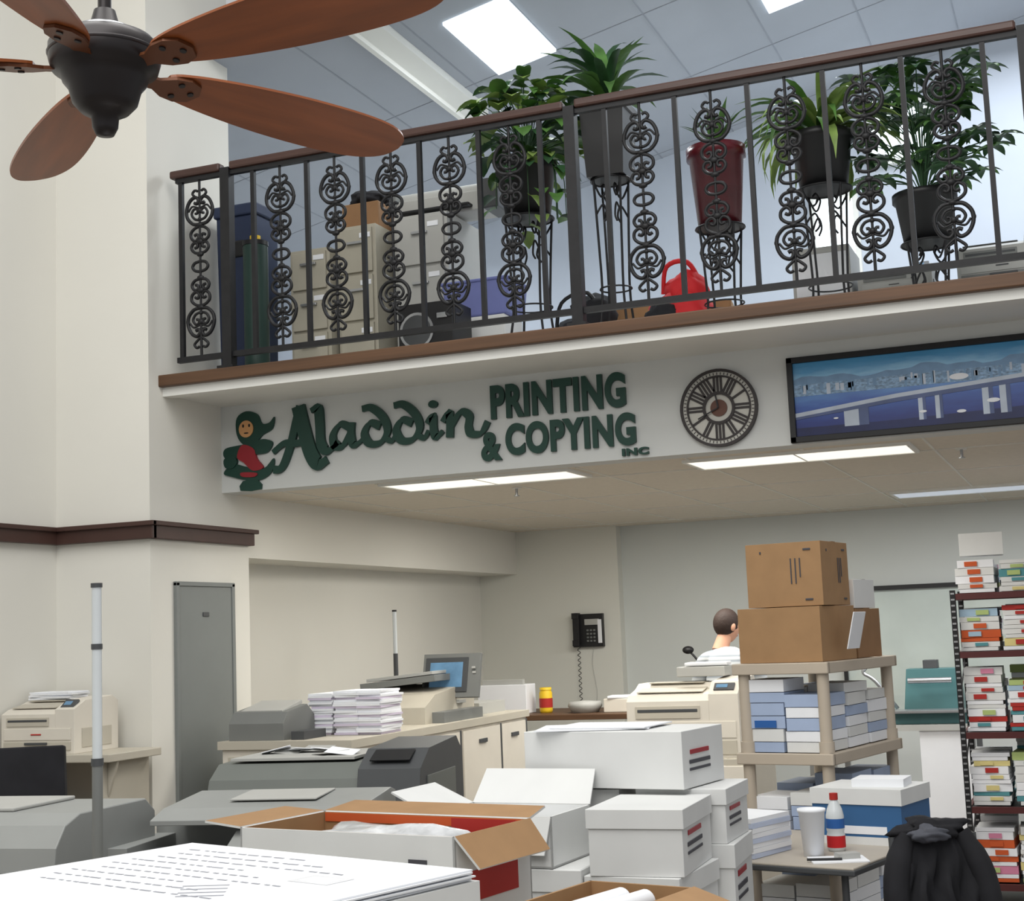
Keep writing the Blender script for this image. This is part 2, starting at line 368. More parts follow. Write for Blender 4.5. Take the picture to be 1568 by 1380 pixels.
def G(pts,m,d,n=4): gp([(q.x,q.z) for q in catmull([(gq(*p)[0],0,gq(*p)[1]) for p in reversed(pts)],n,True)],m,d)
G([(440,785),(462,774),(488,782),(498,800),(515,800),(527,790),(522,812),(500,822),(488,832),(468,842),(448,832),(438,812)],GREEN,0.012)
gp(ell(*gq(462,808),0.048,0.050),TAN,0.018)
gp(ell(*gq(456,802),0.006,0.01,8),BLACK,0.021); gp(ell(*gq(470,802),0.006,0.01,8),BLACK,0.021); gp(ell(*gq(463,816),0.016,0.004,8),BLACK,0.021)
G([(412,842),(440,838),(470,836),(500,830),(522,838),(510,856),(480,858),(450,858),(425,868),(408,856)],GREEN,0.0145)
G([(452,838),(478,846),(486,866),(500,884),(476,888),(456,872),(440,860)],SRED,0.018)
G([(410,862),(430,858),(440,868),(430,880),(412,878)],GREEN,0.02)
G([(432,872),(462,880),(500,886),(524,868),(520,892),(495,906),(460,905),(425,896),(408,890),(414,880)],GREEN,0.014)
G([(450,890),(485,893),(480,900),(452,898)],SRED,0.02)
G([(452,906),(486,906),(494,924),(446,924)],GREEN,0.0135,2)
g.build('emblem',parent=sign)

# ---------------------------------------------------------------- wall clock
ck=empty('wall_clock',(-1.735,SY,2.712))
c=MB()
def ring(mb,r0,r1,y0,y1,m,n=48):
    vs=[];fs=[]
    for i in range(n):
        t=2*math.pi*i/n
        for r,y in((r0,y0),(r1,y0),(r1,y1),(r0,y1)): vs.append((r*math.cos(t),y,r*math.sin(t)))
    for i in range(n):
        j=(i+1)%n
        for q in range(4): fs.append((4*i+q,4*i+(q+1)%4,4*j+(q+1)%4,4*j+q))
    mb.add(vs,fs,m)
DKW=mat('clock_dark_wood',(50,44,44),0.5); LW=mat('clock_cream_dial',(200,198,190),0.6); BRN=mat('clock_hub_brown',(96,62,48),0.5)
ring(c,0.188,0.202,-0.03,0,DKW); ring(c,0.166,0.188,-0.018,0,LW); ring(c,0.078,0.166,-0.014,0,LW); ring(c,0.160,0.169,-0.024,0,DKW); ring(c,0.070,0.085,-0.024,0,DKW)
c.cyl((0,0,0),(0,-0.012,0),0.072,LW,n=32); c.cyl((0,0,0),(0,-0.02,0),0.044,BRN,n=24)
nums=[3,3,1,2,3,2,3,2,1,2,3,4]
for h in range(12):
    t=math.pi/2-2*math.pi*h/12; nb=nums[h]
    for q in range(nb):
        off=(q-(nb-1)/2)*0.018
        cx=0.124*math.cos(t)-off*math.sin(t); cz=0.124*math.sin(t)+off*math.cos(t)
        c.box((cx,-0.017,cz),(0.078,0.006,0.0115),DKW,ry=-math.degrees(t))
for i in range(60):
    t=2*math.pi*i/60; c.box((0.178*math.cos(t),-0.019,0.178*math.sin(t)),(0.012,0.003,0.004),DKW,ry=-math.degrees(t))
for ln,t,wd in((0.07,100,0.008),(0.12,205,0.006)):
    r=D2R(t); c.box((ln/2*math.cos(r),-0.03,ln/2*math.sin(r)),(ln,0.004,wd),BLACK,ry=-t)
c.build('dial_and_rings',parent=ck)

# ---------------------------------------------------------------- framed panorama
pf=empty('framed_bridge_photo',(0,0,0))
p=MB(); xa,xb,za,zb=-1.375,0.35,2.497,2.93
for A,B in (((xa,za),(xb,za+.03)),((xa,zb-.03),(xb,zb)),((xa,za),(xa+.03,zb)),((xb-.03,za),(xb,zb))): p.b2((A[0],SY-0.03,A[1]),(B[0],SY,B[1]),BLACK)
p.build('frame',parent=pf,bevel=0.003)
pm=bpy.data.materials.new('photo_sky_to_water'); pm.use_nodes=True; nt=pm.node_tree
tc=nt.nodes.new('ShaderNodeTexCoord'); sp=nt.nodes.new('ShaderNodeSeparateXYZ'); mr=nt.nodes.new('ShaderNodeMapRange'); cr=nt.nodes.new('ShaderNodeValToRGB'); no=nt.nodes.new('ShaderNodeTexNoise'); mx=nt.nodes.new('ShaderNodeMath'); mx.operation='MULTIPLY_ADD'
mpp=nt.nodes.new('ShaderNodeMapping'); mpp.inputs['Scale'].default_value=(1,1,5); nt.links.new(tc.outputs['Object'],mpp.inputs[0])
nt.links.new(tc.outputs['Object'],sp.inputs[0]); no.inputs['Scale'].default_value=5; no.inputs['Detail'].default_value=8; nt.links.new(mpp.outputs[0],no.inputs['Vector'])
mr.inputs['From Min'].default_value=2.52; mr.inputs['From Max'].default_value=2.9
nt.links.new(sp.outputs[2],mr.inputs[0]); mx.inputs[1].default_value=0.25; nt.links.new(no.outputs[0],mx.inputs[0]); nt.links.new(mr.outputs[0],mx.inputs[2])
sb=nt.nodes.new('ShaderNodeMath'); sb.operation='SUBTRACT'; sb.inputs[1].default_value=.12; nt.links.new(mx.outputs[0],sb.inputs[0]); nt.links.new(sb.outputs[0],cr.inputs[0])
e=cr.color_ramp.elements; e[0].position=0.0; e[0].color=(*srgb((18,28,84)),1); e[1].position=1.0; e[1].color=(*srgb((70,150,200)),1)
for pos,col in ((0.2,(26,46,120)),(0.42,(44,82,160)),(0.58,(80,130,190)),(0.8,(120,176,212)),(0.9,(60,140,190))): q=e.new(pos); q.color=(*srgb(col),1)
nt.links.new(cr.outputs[0],nt.nodes['Principled BSDF'].inputs['Base Color']); nt.nodes['Principled BSDF'].inputs['Roughness'].default_value=0.25
p=MB(); p.b2((xa+.03,SY-0.012,za+.03),(xb-.03,SY-0.002,zb-.03),pm)
MT=mat('photo_hills',(112,146,180),0.4,var=.12,scale=15); CITY=mat('photo_city',(126,156,186),0.4,var=0.5,scale=60,stretch=(1,1,2)); CONC=mat('photo_concrete',(182,192,206),0.4,var=.15); CONCD=mat('photo_concrete_shade',(78,92,132),0.4,var=.2); DK=mat('photo_deep_water',(20,30,80),0.3,var=.3)
X0=xa+.03;X1=xb-.03
hills=[(X0,2.74)]+[(X0+(X1-X0)*i/40,2.815+0.012*math.sin(i*0.5)+0.008*math.sin(i*1.3)+0.004*math.sin(i*3.1)+0.0005*i) for i in range(41)]+[(X1,2.74)]
p.prism([(x,z) for x,z in reversed(hills)],(0,SY-0.012,0),UX,UZ,0.001,MT)
p.b2((X0,SY-0.0135,2.73),(X1,SY-0.012,2.79),CITY)
for i in range(46):
    x=X0+random.uniform(0,1.6); hh=random.uniform(.006,.03); p.b2((x,SY-0.0137,2.73+random.uniform(0,.04)),(min(X1,x+random.uniform(.008,.02)),SY-0.012,2.77+hh),CONC if i%3==0 else MT)
p.prism([(X0,2.527),(X1,2.527),(X1,2.60),(X0+0.5,2.57),(X0,2.57)],(0,SY-0.012,0),UX,UZ,0.0015,DK)
p.prism([(X0,2.625),(X0+.5,2.680),(X1,2.765),(X1,2.785),(X0+.5,2.70),(X0,2.645)],(0,SY-0.012,0),UX,UZ,0.003,CONC)
p.prism([(X0,2.612),(X0+.5,2.660),(X1,2.740),(X1,2.765),(X0+.5,2.680),(X0,2.625)],(0,SY-0.012,0),UX,UZ,0.003,CONCD)
for x,w_,zt in ((X0+0.24,0.12,2.65),(X0+0.60,0.035,2.67),(X0+0.68,0.035,2.68),(X0+0.90,0.05,2.71),(X0+0.98,0.05,2.72),(X0+1.3,0.07,2.74),(X0+1.4,0.07,2.75)):
    p.b2((x,SY-0.0140,2.56),(x+w_,SY-0.012,zt),CONC); p.b2((x+w_*.6,SY-0.0145,2.56),(x+w_,SY-0.012,zt),CONCD)
for x,z,r in ((X0+.80,2.755,.045),(X0+.62,2.60,.018),(X0+.8,2.585,.022),(X0+.95,2.625,.03),(X0+.2,2.605,.012)): p.prism(ell(x,z,r,r*0.35,16),(0,SY-0.012,0),UX,UZ,0.004,PAPER)
p.build('print',parent=pf)

# ---------------------------------------------------------------- ceiling fan
fan=empty('ceiling_fan',(-1.82,2.41,2.80))
f=MB()
f.lathe([(0.0,-0.150),(0.018,-0.148),(0.026,-0.132),(0.028,-0.11),(0.05,-0.098),(0.066,-0.08),(0.074,-0.05),(0.086,-0.035),(0.09,-0.02),(0.108,-0.01),(0.114,0.012),(0.114,0.04),(0.100,0.056),(0.075,0.064),(0.055,0.068),(0.05,0.080),(0.03,0.09),(0.022,0.12),(0.0,0.12)],(0,0,0),BRONZE,40)
f.lathe([(0.064,0.060),(0.068,0.070),(0.062,0.076),(0.05,0.078)],(0,0,0),CHROME,40)
f.lathe([(0.1145,0.018),(0.117,0.022),(0.1145,0.026)],(0,0,0),BRONZE,40)
f.cyl((0,0,0.1),(0,0,3.6),0.014,BRONZE)
f.lathe([(0.0,3.45),(0.05,3.47),(0.07,3.55),(0.07,3.6),(0,3.6)],(0,0,0),BRONZE)
f.build('motor_and_rod',parent=fan)
bl=MB()
prof=[(0.14,0.028),(0.16,0.040),(0.22,0.056),(0.32,0.072),(0.44,0.084),(0.56,0.088),(0.66,0.085),(0.73,0.074),(0.775,0.054),(0.797,0.030),(0.805,0.0)]
pq=catmull([(x,w_,0) for x,w_ in prof],3); prof=[(q.x,max(q.y,0)) for q in pq]
N=len(prof); vs=[];fs=[]
T=0.006
for x,wv in prof:
    for sgn,zz in((1,T/2),(-1,T/2),(1,-T/2),(-1,-T/2)): vs.append((x,sgn*wv,zz))
for i in range(N-1):
    a=4*i;b=a+4; fs+=[(a,a+1,b+1,b),(a+2,b+2,b+3,a+3),(a,b,b+2,a+2),(a+1,a+3,b+3,b+1)]
fs.append((0,2,3,1))
bl.add(vs,fs,COPPER)
arm=[(0.06,0.018),(0.12,0.018),(0.15,0.036),(0.185,0.042),(0.215,0.030),(0.228,0.0)]
vs=[(x,y,-0.004) for x,y in arm]+[(x,-y,-0.004) for x,y in reversed(arm[:-1])]; n=len(vs); vs+=[(v[0],v[1],-0.011) for v in vs]
bl.add(vs,[tuple(range(n)),tuple(range(2*n-1,n-1,-1))]+[(i,n+i,n+(i+1)%n,(i+1)%n) for i in range(n)],mat('fan_bracket_bronze',(100,56,30),0.4,metal=0.3))
for x,y in((0.17,0.022),(0.17,-0.022),(0.205,0.0)): bl.cyl((x,y,-0.011),(x,y,-0.014),0.007,BRONZE,n=10)
b0=None
for i,ang in enumerate((-26,46,118,190,262)):
    if i==0: b0=bl.build('blade_1',parent=fan); b=b0
    else:
        b=bpy.data.objects.new('blade_%d'%(i+1),b0.data); C.objects.link(b); b.parent=fan
    b.matrix_basis=Matrix.Rotation(D2R(ang+21.5),4,'Z')@Matrix.Rotation(D2R(-13),4,'X')@Matrix.Translation((0,0,0.0))

# ---------------------------------------------------------------- plants
def leaf(mb,base,az,elev,L,W,droop,m,seg=7,shape='strap'):
    pts=[];p=Vector(base);e=elev; st=L/seg
    for i in range(seg+1):
        pts.append((p.copy(),e)); p=p+Vector((math.cos(az)*math.cos(e),math.sin(az)*math.cos(e),math.sin(e)))*st; e-=droop/seg
    side=Vector((-math.sin(az),math.cos(az),0)); vs=[];fs=[]
    for i,(q,e) in enumerate(pts):
        t=i/seg
        if shape=='strap': w_=W*(0.35+0.65*math.sin(math.pi*min(1,t*0.9+0.12)))*(1 if t<0.75 else (1-t)/0.25*0.95+0.05)
        else: w_=W*math.sin(math.pi*(t**0.7))**0.8 if 0<t<1 else 0.001
        up=Vector((-math.cos(az)*math.sin(e),-math.sin(az)*math.sin(e),math.cos(e)))
        vs+=[q-side*w_/2+up*w_*0.15,q,q+side*w_/2+up*w_*0.15]
    for i in range(seg):
        a=3*i; fs+=[(a,a+1,a+4,a+3),(a+1,a+2,a+5,a+4)]
    mb.add(vs,fs,m,True)
def pot_round(mb,r,h,m,rb=0.75):
    mb.lathe([(0,0),(r*rb,0),(r*0.95,h*0.85),(r*1.04,h*0.86),(r*1.04,h),(r*0.93,h),(r*0.9,h*0.9),(0,h*0.9)],(0,0,0),m,24)
    mb.lathe([(0,h*0.915),(r*0.92,h*0.915)],(0,0,0),SOIL,24)
def pot_sq(mb,r,h,m):
    mb.lathe([(0,0),(r*0.82,0),(r*0.98,h*0.9),(r*1.06,h*0.91),(r*1.06,h),(r*0.93,h),(r*0.9,h*0.9),(0,h*0.9)],(0,0,0),m,4,square=True)
    mb.lathe([(0,h*0.915),(r*0.9,h*0.915)],(0,0,0),SOIL,4,square=True)
def plant(name,loc,potf,r,h,m,foliage):
    mb=MB(); potf(mb,r,h,m); foliage(mb,h*0.9); return mb.build(name,loc)
def fol_dracaena(n,L,W,ms,e0=0.5,e1=1.4,dr=1.2,stem=0.0):
    def fn(mb,z):
        for i in range(n):
            az=random.uniform(0,6.28); zz=z+random.uniform(0,stem)
            leaf(mb,(random.uniform(-.02,.02),random.uniform(-.02,.02),zz),az,random.uniform(e0,e1),L*random.uniform(.7,1.1),W*random.uniform(.8,1.1),dr*random.uniform(.6,1.3),random.choice(ms))
        if stem>0: mb.cyl((0,0,z),(0,0,z+stem),0.012,SOIL,n=8)
    return fn
def fol_broad(n,R,Hh,L,W,ms,trail=0):
    def fn(mb,z):
        for i in range(n):
            az=random.uniform(0,6.28); rr=R*math.sqrt(random.random()); hh=z+Hh*random.uniform(0.2,1)*(1-0.4*rr/R)
            tip=(rr*math.cos(az),rr*math.sin(az),hh)
            mb.tube(catmull([(0,0,z-0.02),(tip[0]*0.4,tip[1]*0.4,z+(hh-z)*0.7),tip],3),0.003,LEAFD,4)
            for q in range(2): leaf(mb,tip,az+random.uniform(-1,1),random.uniform(-0.3,0.7),L*random.uniform(.7,1.2),W*random.uniform(.8,1.2),random.uniform(.6,1.6),random.choice(ms),5,'ovate')
        for i in range(trail):
            az=random.uniform(0,6.28); ca,sa=math.cos(az),math.sin(az); ln=random.uniform(.15,.4)
            pts=catmull([(0,0,z),(0.14*ca,0.14*sa,z+.06),(0.2*ca,0.2*sa,z-.02),(0.21*ca,0.21*sa,z-ln)],4); mb.tube(pts,0.003,LEAFD,4)
            for q in pts[4::2]: leaf(mb,q,az+random.uniform(-1.2,1.2),random.uniform(-.6,.4),L*.8,W*.8,1,random.choice(ms),5,'ovate')
    return fn
def fol_scheff(n,R,Hh):
    def fn(mb,z):
        for i in range(n):
            az=random.uniform(0,6.28); rr=R*math.sqrt(random.random()); hh=z+Hh*random.uniform(0.1,1)
            tip=(rr*math.cos(az),rr*math.sin(az)*.7,hh)
            mb.tube(catmull([(0,0,z-0.02),(tip[0]*0.3,tip[1]*0.3,z+(hh-z)*0.7),tip],3),0.004,LEAFD,4)
            for q in range(7): leaf(mb,tip,az+q*6.28/7,random.uniform(-.1,.3),0.13,0.055,0.9,LEAFD if random.random()<.6 else LEAF,5,'ovate')
    return fn
def stand(name,loc,h,r):
    mb=MB()
    mb.tube([(r*math.cos(t*math.pi/12),r*math.sin(t*math.pi/12),h-0.006) for t in range(24)],0.006,IRON,5,True)
    mb.tube([(r*.8*math.cos(t*math.pi/12),r*.8*math.sin(t*math.pi/12),h*0.35) for t in range(24)],0.005,IRON,5,True)
    mb.lathe([(0,h-0.006),(r,h-0.006)],(0,0,0),IRON,24); mb.lathe([(r,h-0.001),(0,h-0.001)],(0,0,0),IRON,24)
    for q in range(4):
        t=q*math.pi/2+math.pi/4; ca,sa=math.cos(t),math.sin(t)
        mb.tube(catmull([(r*ca,r*sa,h-0.006),(r*.85*ca,r*.85*sa,h*0.6),(r*.8*ca,r*.8*sa,h*0.3),(r*1.1*ca,r*1.1*sa,0.006)],5),0.007,IRON,5)
        mb.tube(catmull([(r*ca,r*sa,h-0.02),(r*.6*ca,r*.6*sa,h-0.1),(r*.3*ca,r*.3*sa,h-0.06),(r*.4*ca,r*.4*sa,h-0.03),(r*.55*ca,r*.55*sa,h-0.05)],4),0.006,IRON,5)
        mb.tube(catmull([(r*.9*ca,r*.9*sa,h-0.2),(r*.5*ca,r*.5*sa,h-0.14),(r*.3*ca,r*.3*sa,h-0.2),(r*.5*ca,r*.5*sa,h-0.24)],4),0.006,IRON,5)
    return mb.build(name,loc)
MZ=3.09
def pl(name,x,y,zb,potf,r,h,m,fol):
    stand('plant_stand',(x,y,MZ),zb-MZ,r*0.85)
    plant(name,(x,y,zb),potf,r,h,m,fol)
pl('potted_dracaena',-2.27,7.38,4.02,pot_sq,0.125,0.40,BLACK,fol_dracaena(40,0.50,0.065,[LEAF,LEAF,LEAFD],0.4,1.5,1.5,0.14))
pl('potted_pothos',-2.74,7.34,3.86,pot_round,0.165,0.30,BLACK,fol_broad(80,0.29,0.58,0.15,0.10,[LEAF,LEAFD,LEAFY],9))
pl('planter_wine_glazed',-1.74,7.62,3.74,pot_round,0.155,0.44,WINE,fol_dracaena(9,0.36,0.04,[LEAFD,LEAF],0.9,1.5,0.8))
pl('potted_spider_plant',-1.20,7.80,3.92,pot_round,0.17,0.30,BLACK,fol_dracaena(80,0.58,0.055,[LEAF,LEAFY,LEAFY],0.4,1.4,2.2))
pl('potted_schefflera',-0.70,8.0,3.60,pot_round,0.165,0.27,BLACK,fol_scheff(64,0.42,0.78))

# ---------------------------------------------------------------- mezzanine furniture
m=MB(); m.cyl((0,0,0),(0,0,0.76),0.07,GTUBE,n=24); m.cyl((0,0,0.76),(0,0,0.80),0.03,YEL); m.cyl((0,0,0.74),(0,0,0.765),0.073,BLACK,n=24); m.build('mailing_tube',(-4.26,6.99,MZ))
m=MB(); m.box((0,0,0.5),(0.24,0.24,1.0),BLUEB,taper=1.1); m.box((0,0,1.03),(0.29,0.29,0.07),BLUEB); m.box((0,-0.13,0.8),(0.12,0.02,0.1),BLACK); m.build('recycling_bin',(-4.50,7.3,MZ),bevel=0.02)
def cabinet(name,loc,wd,dp,h,n,mm,rz=0):
    m=MB(); m.b2((-wd/2,-dp/2,0),(wd/2,dp/2,h),mm)
    dh=(h-0.06)/n
    for i in range(n):
        m.box((0,-dp/2-0.008,0.05+dh*(i+.5)),(wd-0.04,0.016,dh-0.02),mm); m.box((0,-dp/2-0.025,0.05+dh*(i+.65)),(0.1,0.02,0.015),CHROME); m.box((wd/4,-dp/2-0.018,0.05+dh*(i+.8)),(0.07,0.004,0.03),PAPER)
    return m.build(name,loc,rz,bevel=0.004)
BEIGE=mat('beige_enamel',(172,167,152),0.5)
cabinet('filing_cabinet',(-4.10,7.55,MZ),0.26,0.45,0.78,3,BEIGE)
cabinet('filing_cabinet',(-3.83,7.62,MZ),0.25,0.45,0.90,3,BEIGE)
cabinet('filing_cabinet',(-3.49,7.80,MZ),0.34,0.5,0.96,3,LGREY)
m=MB(); m.box((0,0,0.08),(0.6,0.22,0.12),LGREY); m.cyl((-0.3,0,0.15),(0.3,0,0.15),0.06,LGREY,n=20); m.box((0.34,0,0.11),(0.1,0.24,0.18),DGREY); m.box((-.3,0,.11),(.07,.24,.18),MGREY); m.box((0,-0.12,0.05),(0.45,0.1,0.02),BLACK); m.build('wide_format_plotter',(-3.44,7.80,MZ+0.96),bevel=0.008)
m=MB(); m.box((0,0,0.08),(0.24,0.26,0.16),KRAFTD); m.blob((0,0,.20),(.12,.12,.06),CLOTH,.2,3); m.build('equipment_bag',(-3.84,7.60,MZ+0.9),bevel=0.01)
m=MB(); m.box((0,0,0.15),(0.32,0.26,0.3),BLACK); m.cyl((-0.05,-0.131,0.15),(-0.05,-0.137,0.15),0.10,CHROME,n=28); m.cyl((-0.05,-0.137,0.15),(-0.05,-0.139,0.15),0.085,DGREY,n=28); m.box((.1,-.135,.22),(.06,.006,.03),CHROME); m.build('loudspeaker',(-3.24,7.16,MZ),bevel=0.008)
m=MB(); m.box((0,0,0.1),(0.36,0.28,0.2),LAV,taper=1.12); m.box((0,0,0.2),(0.42,0.33,0.02),LAV); m.box((0,0,-0.14),(0.34,0.28,0.28),WCARD); m.build('storage_bin',(-3.10,7.55,MZ+0.28),bevel=0.01)
def carton(name,loc,wd,dp,h,mm,rz=0,lid=False,label=None,side=None,tape=True,bev=0.003):
    m=MB()
    m.b2((-wd/2,-dp/2,0),(wd/2,dp/2,h),mm)
    if lid:
        m.b2((-wd/2-.006,-dp/2-.006,h-h*.28),(wd/2+.006,dp/2+.006,h+.004),mm)
    elif tape:
        m.box((0,0,h+.001),(wd*1.002,0.05,0.002),KRAFTD if mm in (KRAFT,KRAFTD) else LGREY); m.box((0,0,h+.0015),(wd,0.003,0.002),INK)
    for i,(lx,lz,lw,lh,lm) in enumerate(label or []):
        m.box((lx*wd,-dp/2-.002,lz*h),(lw*wd,0.003,lh*h),lm)
    for i,(lx,lz,lw,lh,lm) in enumerate(side or label or []):
        m.box((wd/2+.002,lx*dp,lz*h),(0.003,lw*dp,lh*h),lm)
    return m.build(name,loc,rz,bevel=bev,seg=1)
def open_carton(name,loc,wd,dp,h,mm,inner,rz=0,flaps=(.14,.14,.12,.12),ang=(-35,25,-20,35),content=PAPER,extra=None):
    m=MB(); t=0.006
    for a,b in (((-wd/2,-dp/2,0),(wd/2,-dp/2+t,h)),((-wd/2,dp/2-t,0),(wd/2,dp/2,h)),((-wd/2,-dp/2,0),(-wd/2+t,dp/2,h)),((wd/2-t,-dp/2,0),(wd/2,dp/2,h)),((-wd/2,-dp/2,0),(wd/2,dp/2,t))): m.b2(a,b,mm)
    m.b2((-wd/2+t,-dp/2+t,t),(wd/2-t,-dp/2+t+.002,h),inner); m.b2((-wd/2+t,dp/2-t-.002,t),(wd/2-t,dp/2-t,h),inner)
    m.b2((-wd/2+t,-dp/2+t,t),(-wd/2+t+.002,dp/2-t,h),inner); m.b2((wd/2-t-.002,-dp/2+t,t),(wd/2-t,dp/2-t,h),inner)
    f,b,l,r=flaps; af,ab,al,ar=[D2R(x) for x in ang]
    def flap(p0,p1,d,ln,an):
        p0=Vector(p0);p1=Vector(p1); o=Vector((d[0]*math.cos(an),d[1]*math.cos(an),math.sin(an)))*ln
        q0=p0+o+(p1-p0)*.03; q1=p1+o-(p1-p0)*.03; nn=(p1-p0).cross(o).normalized()*t*.5
        vs=[p0-nn,p1-nn,q1-nn,q0-nn,p0+nn,p1+nn,q1+nn,q0+nn]
        up,dn=((inner,mm) if nn.z>0 else (mm,inner))
        m.add(vs,[(4,5,6,7)],up); m.add(vs,[(0,3,2,1)],dn); m.add(vs,[(0,1,5,4),(1,2,6,5),(2,3,7,6),(3,0,4,7)],mm)
    if f: flap((-wd/2,-dp/2,h),(wd/2,-dp/2,h),(0,-1),f,af)
    if b: flap((wd/2,dp/2,h),(-wd/2,dp/2,h),(0,1),b,ab)
    if l: flap((-wd/2,dp/2,h),(-wd/2,-dp/2,h),(-1,0),l,al)
    if r: flap((wd/2,-dp/2,h),(wd/2,dp/2,h),(1,0),r,ar)
    if content: m.b2((-wd/2+.02,-dp/2+.02,t),(wd/2-.02,dp/2-.02,h*.7),content)
    if extra: extra(m,wd,dp,h)
    return m.build(name,loc,rz)
carton('cardboard_box',(-2.36,8.2,MZ),0.3,0.3,0.38,KRAFT); carton('cardboard_box',(-2.02,8.4,MZ),0.3,0.3,0.40,KRAFT,rz=8)
m=MB(); m.blob((0,0,0.19),(0.19,0.14,0.19),REDB,.14,5); m.blob((0.04,0,0.36),(0.12,0.10,0.11),REDB,.15,6); m.tube(catmull([(-.1,0,.36),(-.06,-.05,.50),(.06,-.05,.51),(.12,0,.38)],5),0.014,REDB); m.blob((-.08,-.11,.22),(.09,.05,.07),CLOTH,.2,31); m.build('red_tote_bag',(-2.02,7.78,MZ+0.0))
m=MB(); m.blob((0,0,0.15),(0.2,0.14,0.15),CLOTH,.12,8); m.blob((0.06,0.0,0.30),(0.13,0.12,0.12),CLOTH,.15,9); m.tube(catmull([(-.15,-.05,.2),(-.1,-.08,.38),(.06,-.08,.42),(.14,-.05,.26)],5),0.012,BLACK); m.build('duffel_bag',(-2.62,7.85,MZ+0.0))
m=MB(); m.b2((-1.55,8.4,0.33),(1.6,9.1,0.36),LGREY)
for x in(-1.5,0,1.55):
    for y in(8.45,9.05): m.b2((x-.02,y-.02,0),(x+.02,y+.02,.33),MGREY)
m.build('long_desk',(0,0,MZ))
def desk_printer(name,loc,wd,dp,h,body,rz=0,parent=None):
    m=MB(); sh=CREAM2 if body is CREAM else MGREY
    pr=[(-dp/2,0),(dp/2,0),(dp/2,h*.86),(dp/2-.04,h*.93),(0.02,h*.93),(-dp*.12,h*.86),(-dp/2+.05,h*.80),(-dp/2,h*.72)]
    m.prism(pr,(-wd/2,0,0),(0,1,0),(0,0,1),wd*.74,body)
    pr2=[(-dp/2,0),(dp/2,0),(dp/2,h*.9),(dp/2-.05,h),(-dp/2+.09,h*.95),(-dp/2,h*.80)]
    m.prism(pr2,(wd*.24,0,0),(0,1,0),(0,0,1),wd*.26,body)
    m.box((-wd*.13,-dp*.25,h*.852),(wd*.6,dp*.26,.006),sh,rx=9)
    m.box((-wd*.13,dp*.1,h*.935),(wd*.5,dp*.3,.006),sh)
    m.b2((-wd*.42,-dp/2-.006,h*.50),(wd*.16,-dp/2,h*.66),sh); m.b2((-wd*.40,-dp/2-.008,h*.58),(wd*.14,-dp/2,h*.62),DGREY)
    m.b2((-wd/2+.02,-dp/2-.008,0.02),(wd/2-.02,-dp/2,h*.22),sh); m.b2((-wd/2+.02,-dp/2-.005,h*.25),(wd/2-.02,-dp/2,h*.46),body)
    m.box((0,-dp/2-.014,h*.19),(wd*.3,.012,.012),DGREY)
    m.box((wd*.37,-dp/2+.045,h*.885),(wd*.18,.06,.012),DGREY,rx=38); m.box((wd*.35,-dp/2+.045,h*.893),(wd*.10,.03,.01),SCREEN,rx=38)
    m.b2((-wd*.08,-dp/2-.009,h*.34),(wd*.06,-dp/2,h*.365),RED if body is CREAM else DGREY)
    m.b2((wd/2,-dp/2+.06,h*.1),(wd/2+.004,dp/2-.06,h*.45),sh)
    return m.build(name,loc,rz,bevel=0.01)
desk_printer('fax_machine',(-0.95,8.75,MZ+0.36),0.42,0.4,0.2,LGREY); desk_printer('desktop_printer',(-0.35,8.75,MZ+0.36),0.5,0.42,0.3,LGREY); desk_printer('desktop_printer',(0.3,8.75,MZ+0.36),0.5,0.42,0.26,LGREY)
m=MB(); m.b2((-.17,-.2,0),(.17,.2,.34),LGREY); m.b2((-.15,-.205,.05),(.15,-.2,.3),PAPER); m.build('paper_tray_cabinet',(-1.36,8.72,MZ+.36),bevel=.01)

# ---------------------------------------------------------------- wall phone
m=MB(); m.b2((-0.135,-0.05,0),(0.135,0,0.28),BLACK); m.box((-0.09,-0.075,0.15),(0.055,0.05,0.27),BLACK); m.box((-0.09,-.085,0.265),(0.06,0.06,0.05),BLACK); m.box((-0.09,-.085,0.035),(0.06,0.06,0.05),BLACK)
m.box((0.04,-0.052,0.21),(0.13,0.006,0.05),LGREY); m.box((0.11,-0.054,0.13),(0.035,0.006,0.20),PAPER)
for i in range(3):
    for j in range(4): m.box((0.0+i*0.03,-0.053,0.05+j*0.03),(0.018,0.008,0.015),MGREY)
pts=[(-0.09+0.012*math.cos(i*0.9),-0.04+0.012*math.sin(i*0.9),0.0-i*0.0062) for i in range(95)]
m.tube(pts,0.004,BLACK,4); m.tube(catmull([(0.04,-.02,0),(0.02,-.02,-.15),(0.05,-.02,-.4),(0.0,-.02,-.6)],5),0.003,LGREY,4)
m.build('wall_phone',(-4.08,12.0,1.47),bevel=0.004)

# ---------------------------------------------------------------- ground floor furniture
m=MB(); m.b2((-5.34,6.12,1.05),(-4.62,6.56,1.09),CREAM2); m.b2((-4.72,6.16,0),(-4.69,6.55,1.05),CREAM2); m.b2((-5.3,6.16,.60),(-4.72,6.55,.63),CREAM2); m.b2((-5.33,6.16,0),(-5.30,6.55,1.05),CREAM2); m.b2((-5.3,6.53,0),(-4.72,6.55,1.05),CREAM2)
m.prism([(0,0),(.06,0),(0,-.18)],(-4.69,6.2,1.05),(1,0,0),(0,0,1),-.02,CREAM2)
m.build('side_counter',bevel=0.004)
carton('cardboard_box',(-5.12,6.35,.63),0.24,0.3,0.2,KRAFTD); carton('cardboard_box',(-4.86,6.35,.63),0.2,0.3,0.18,KRAFT)
desk_printer('laser_printer',(-5.10,6.35,1.09),0.46,0.36,0.28,CREAM)
m=MB()
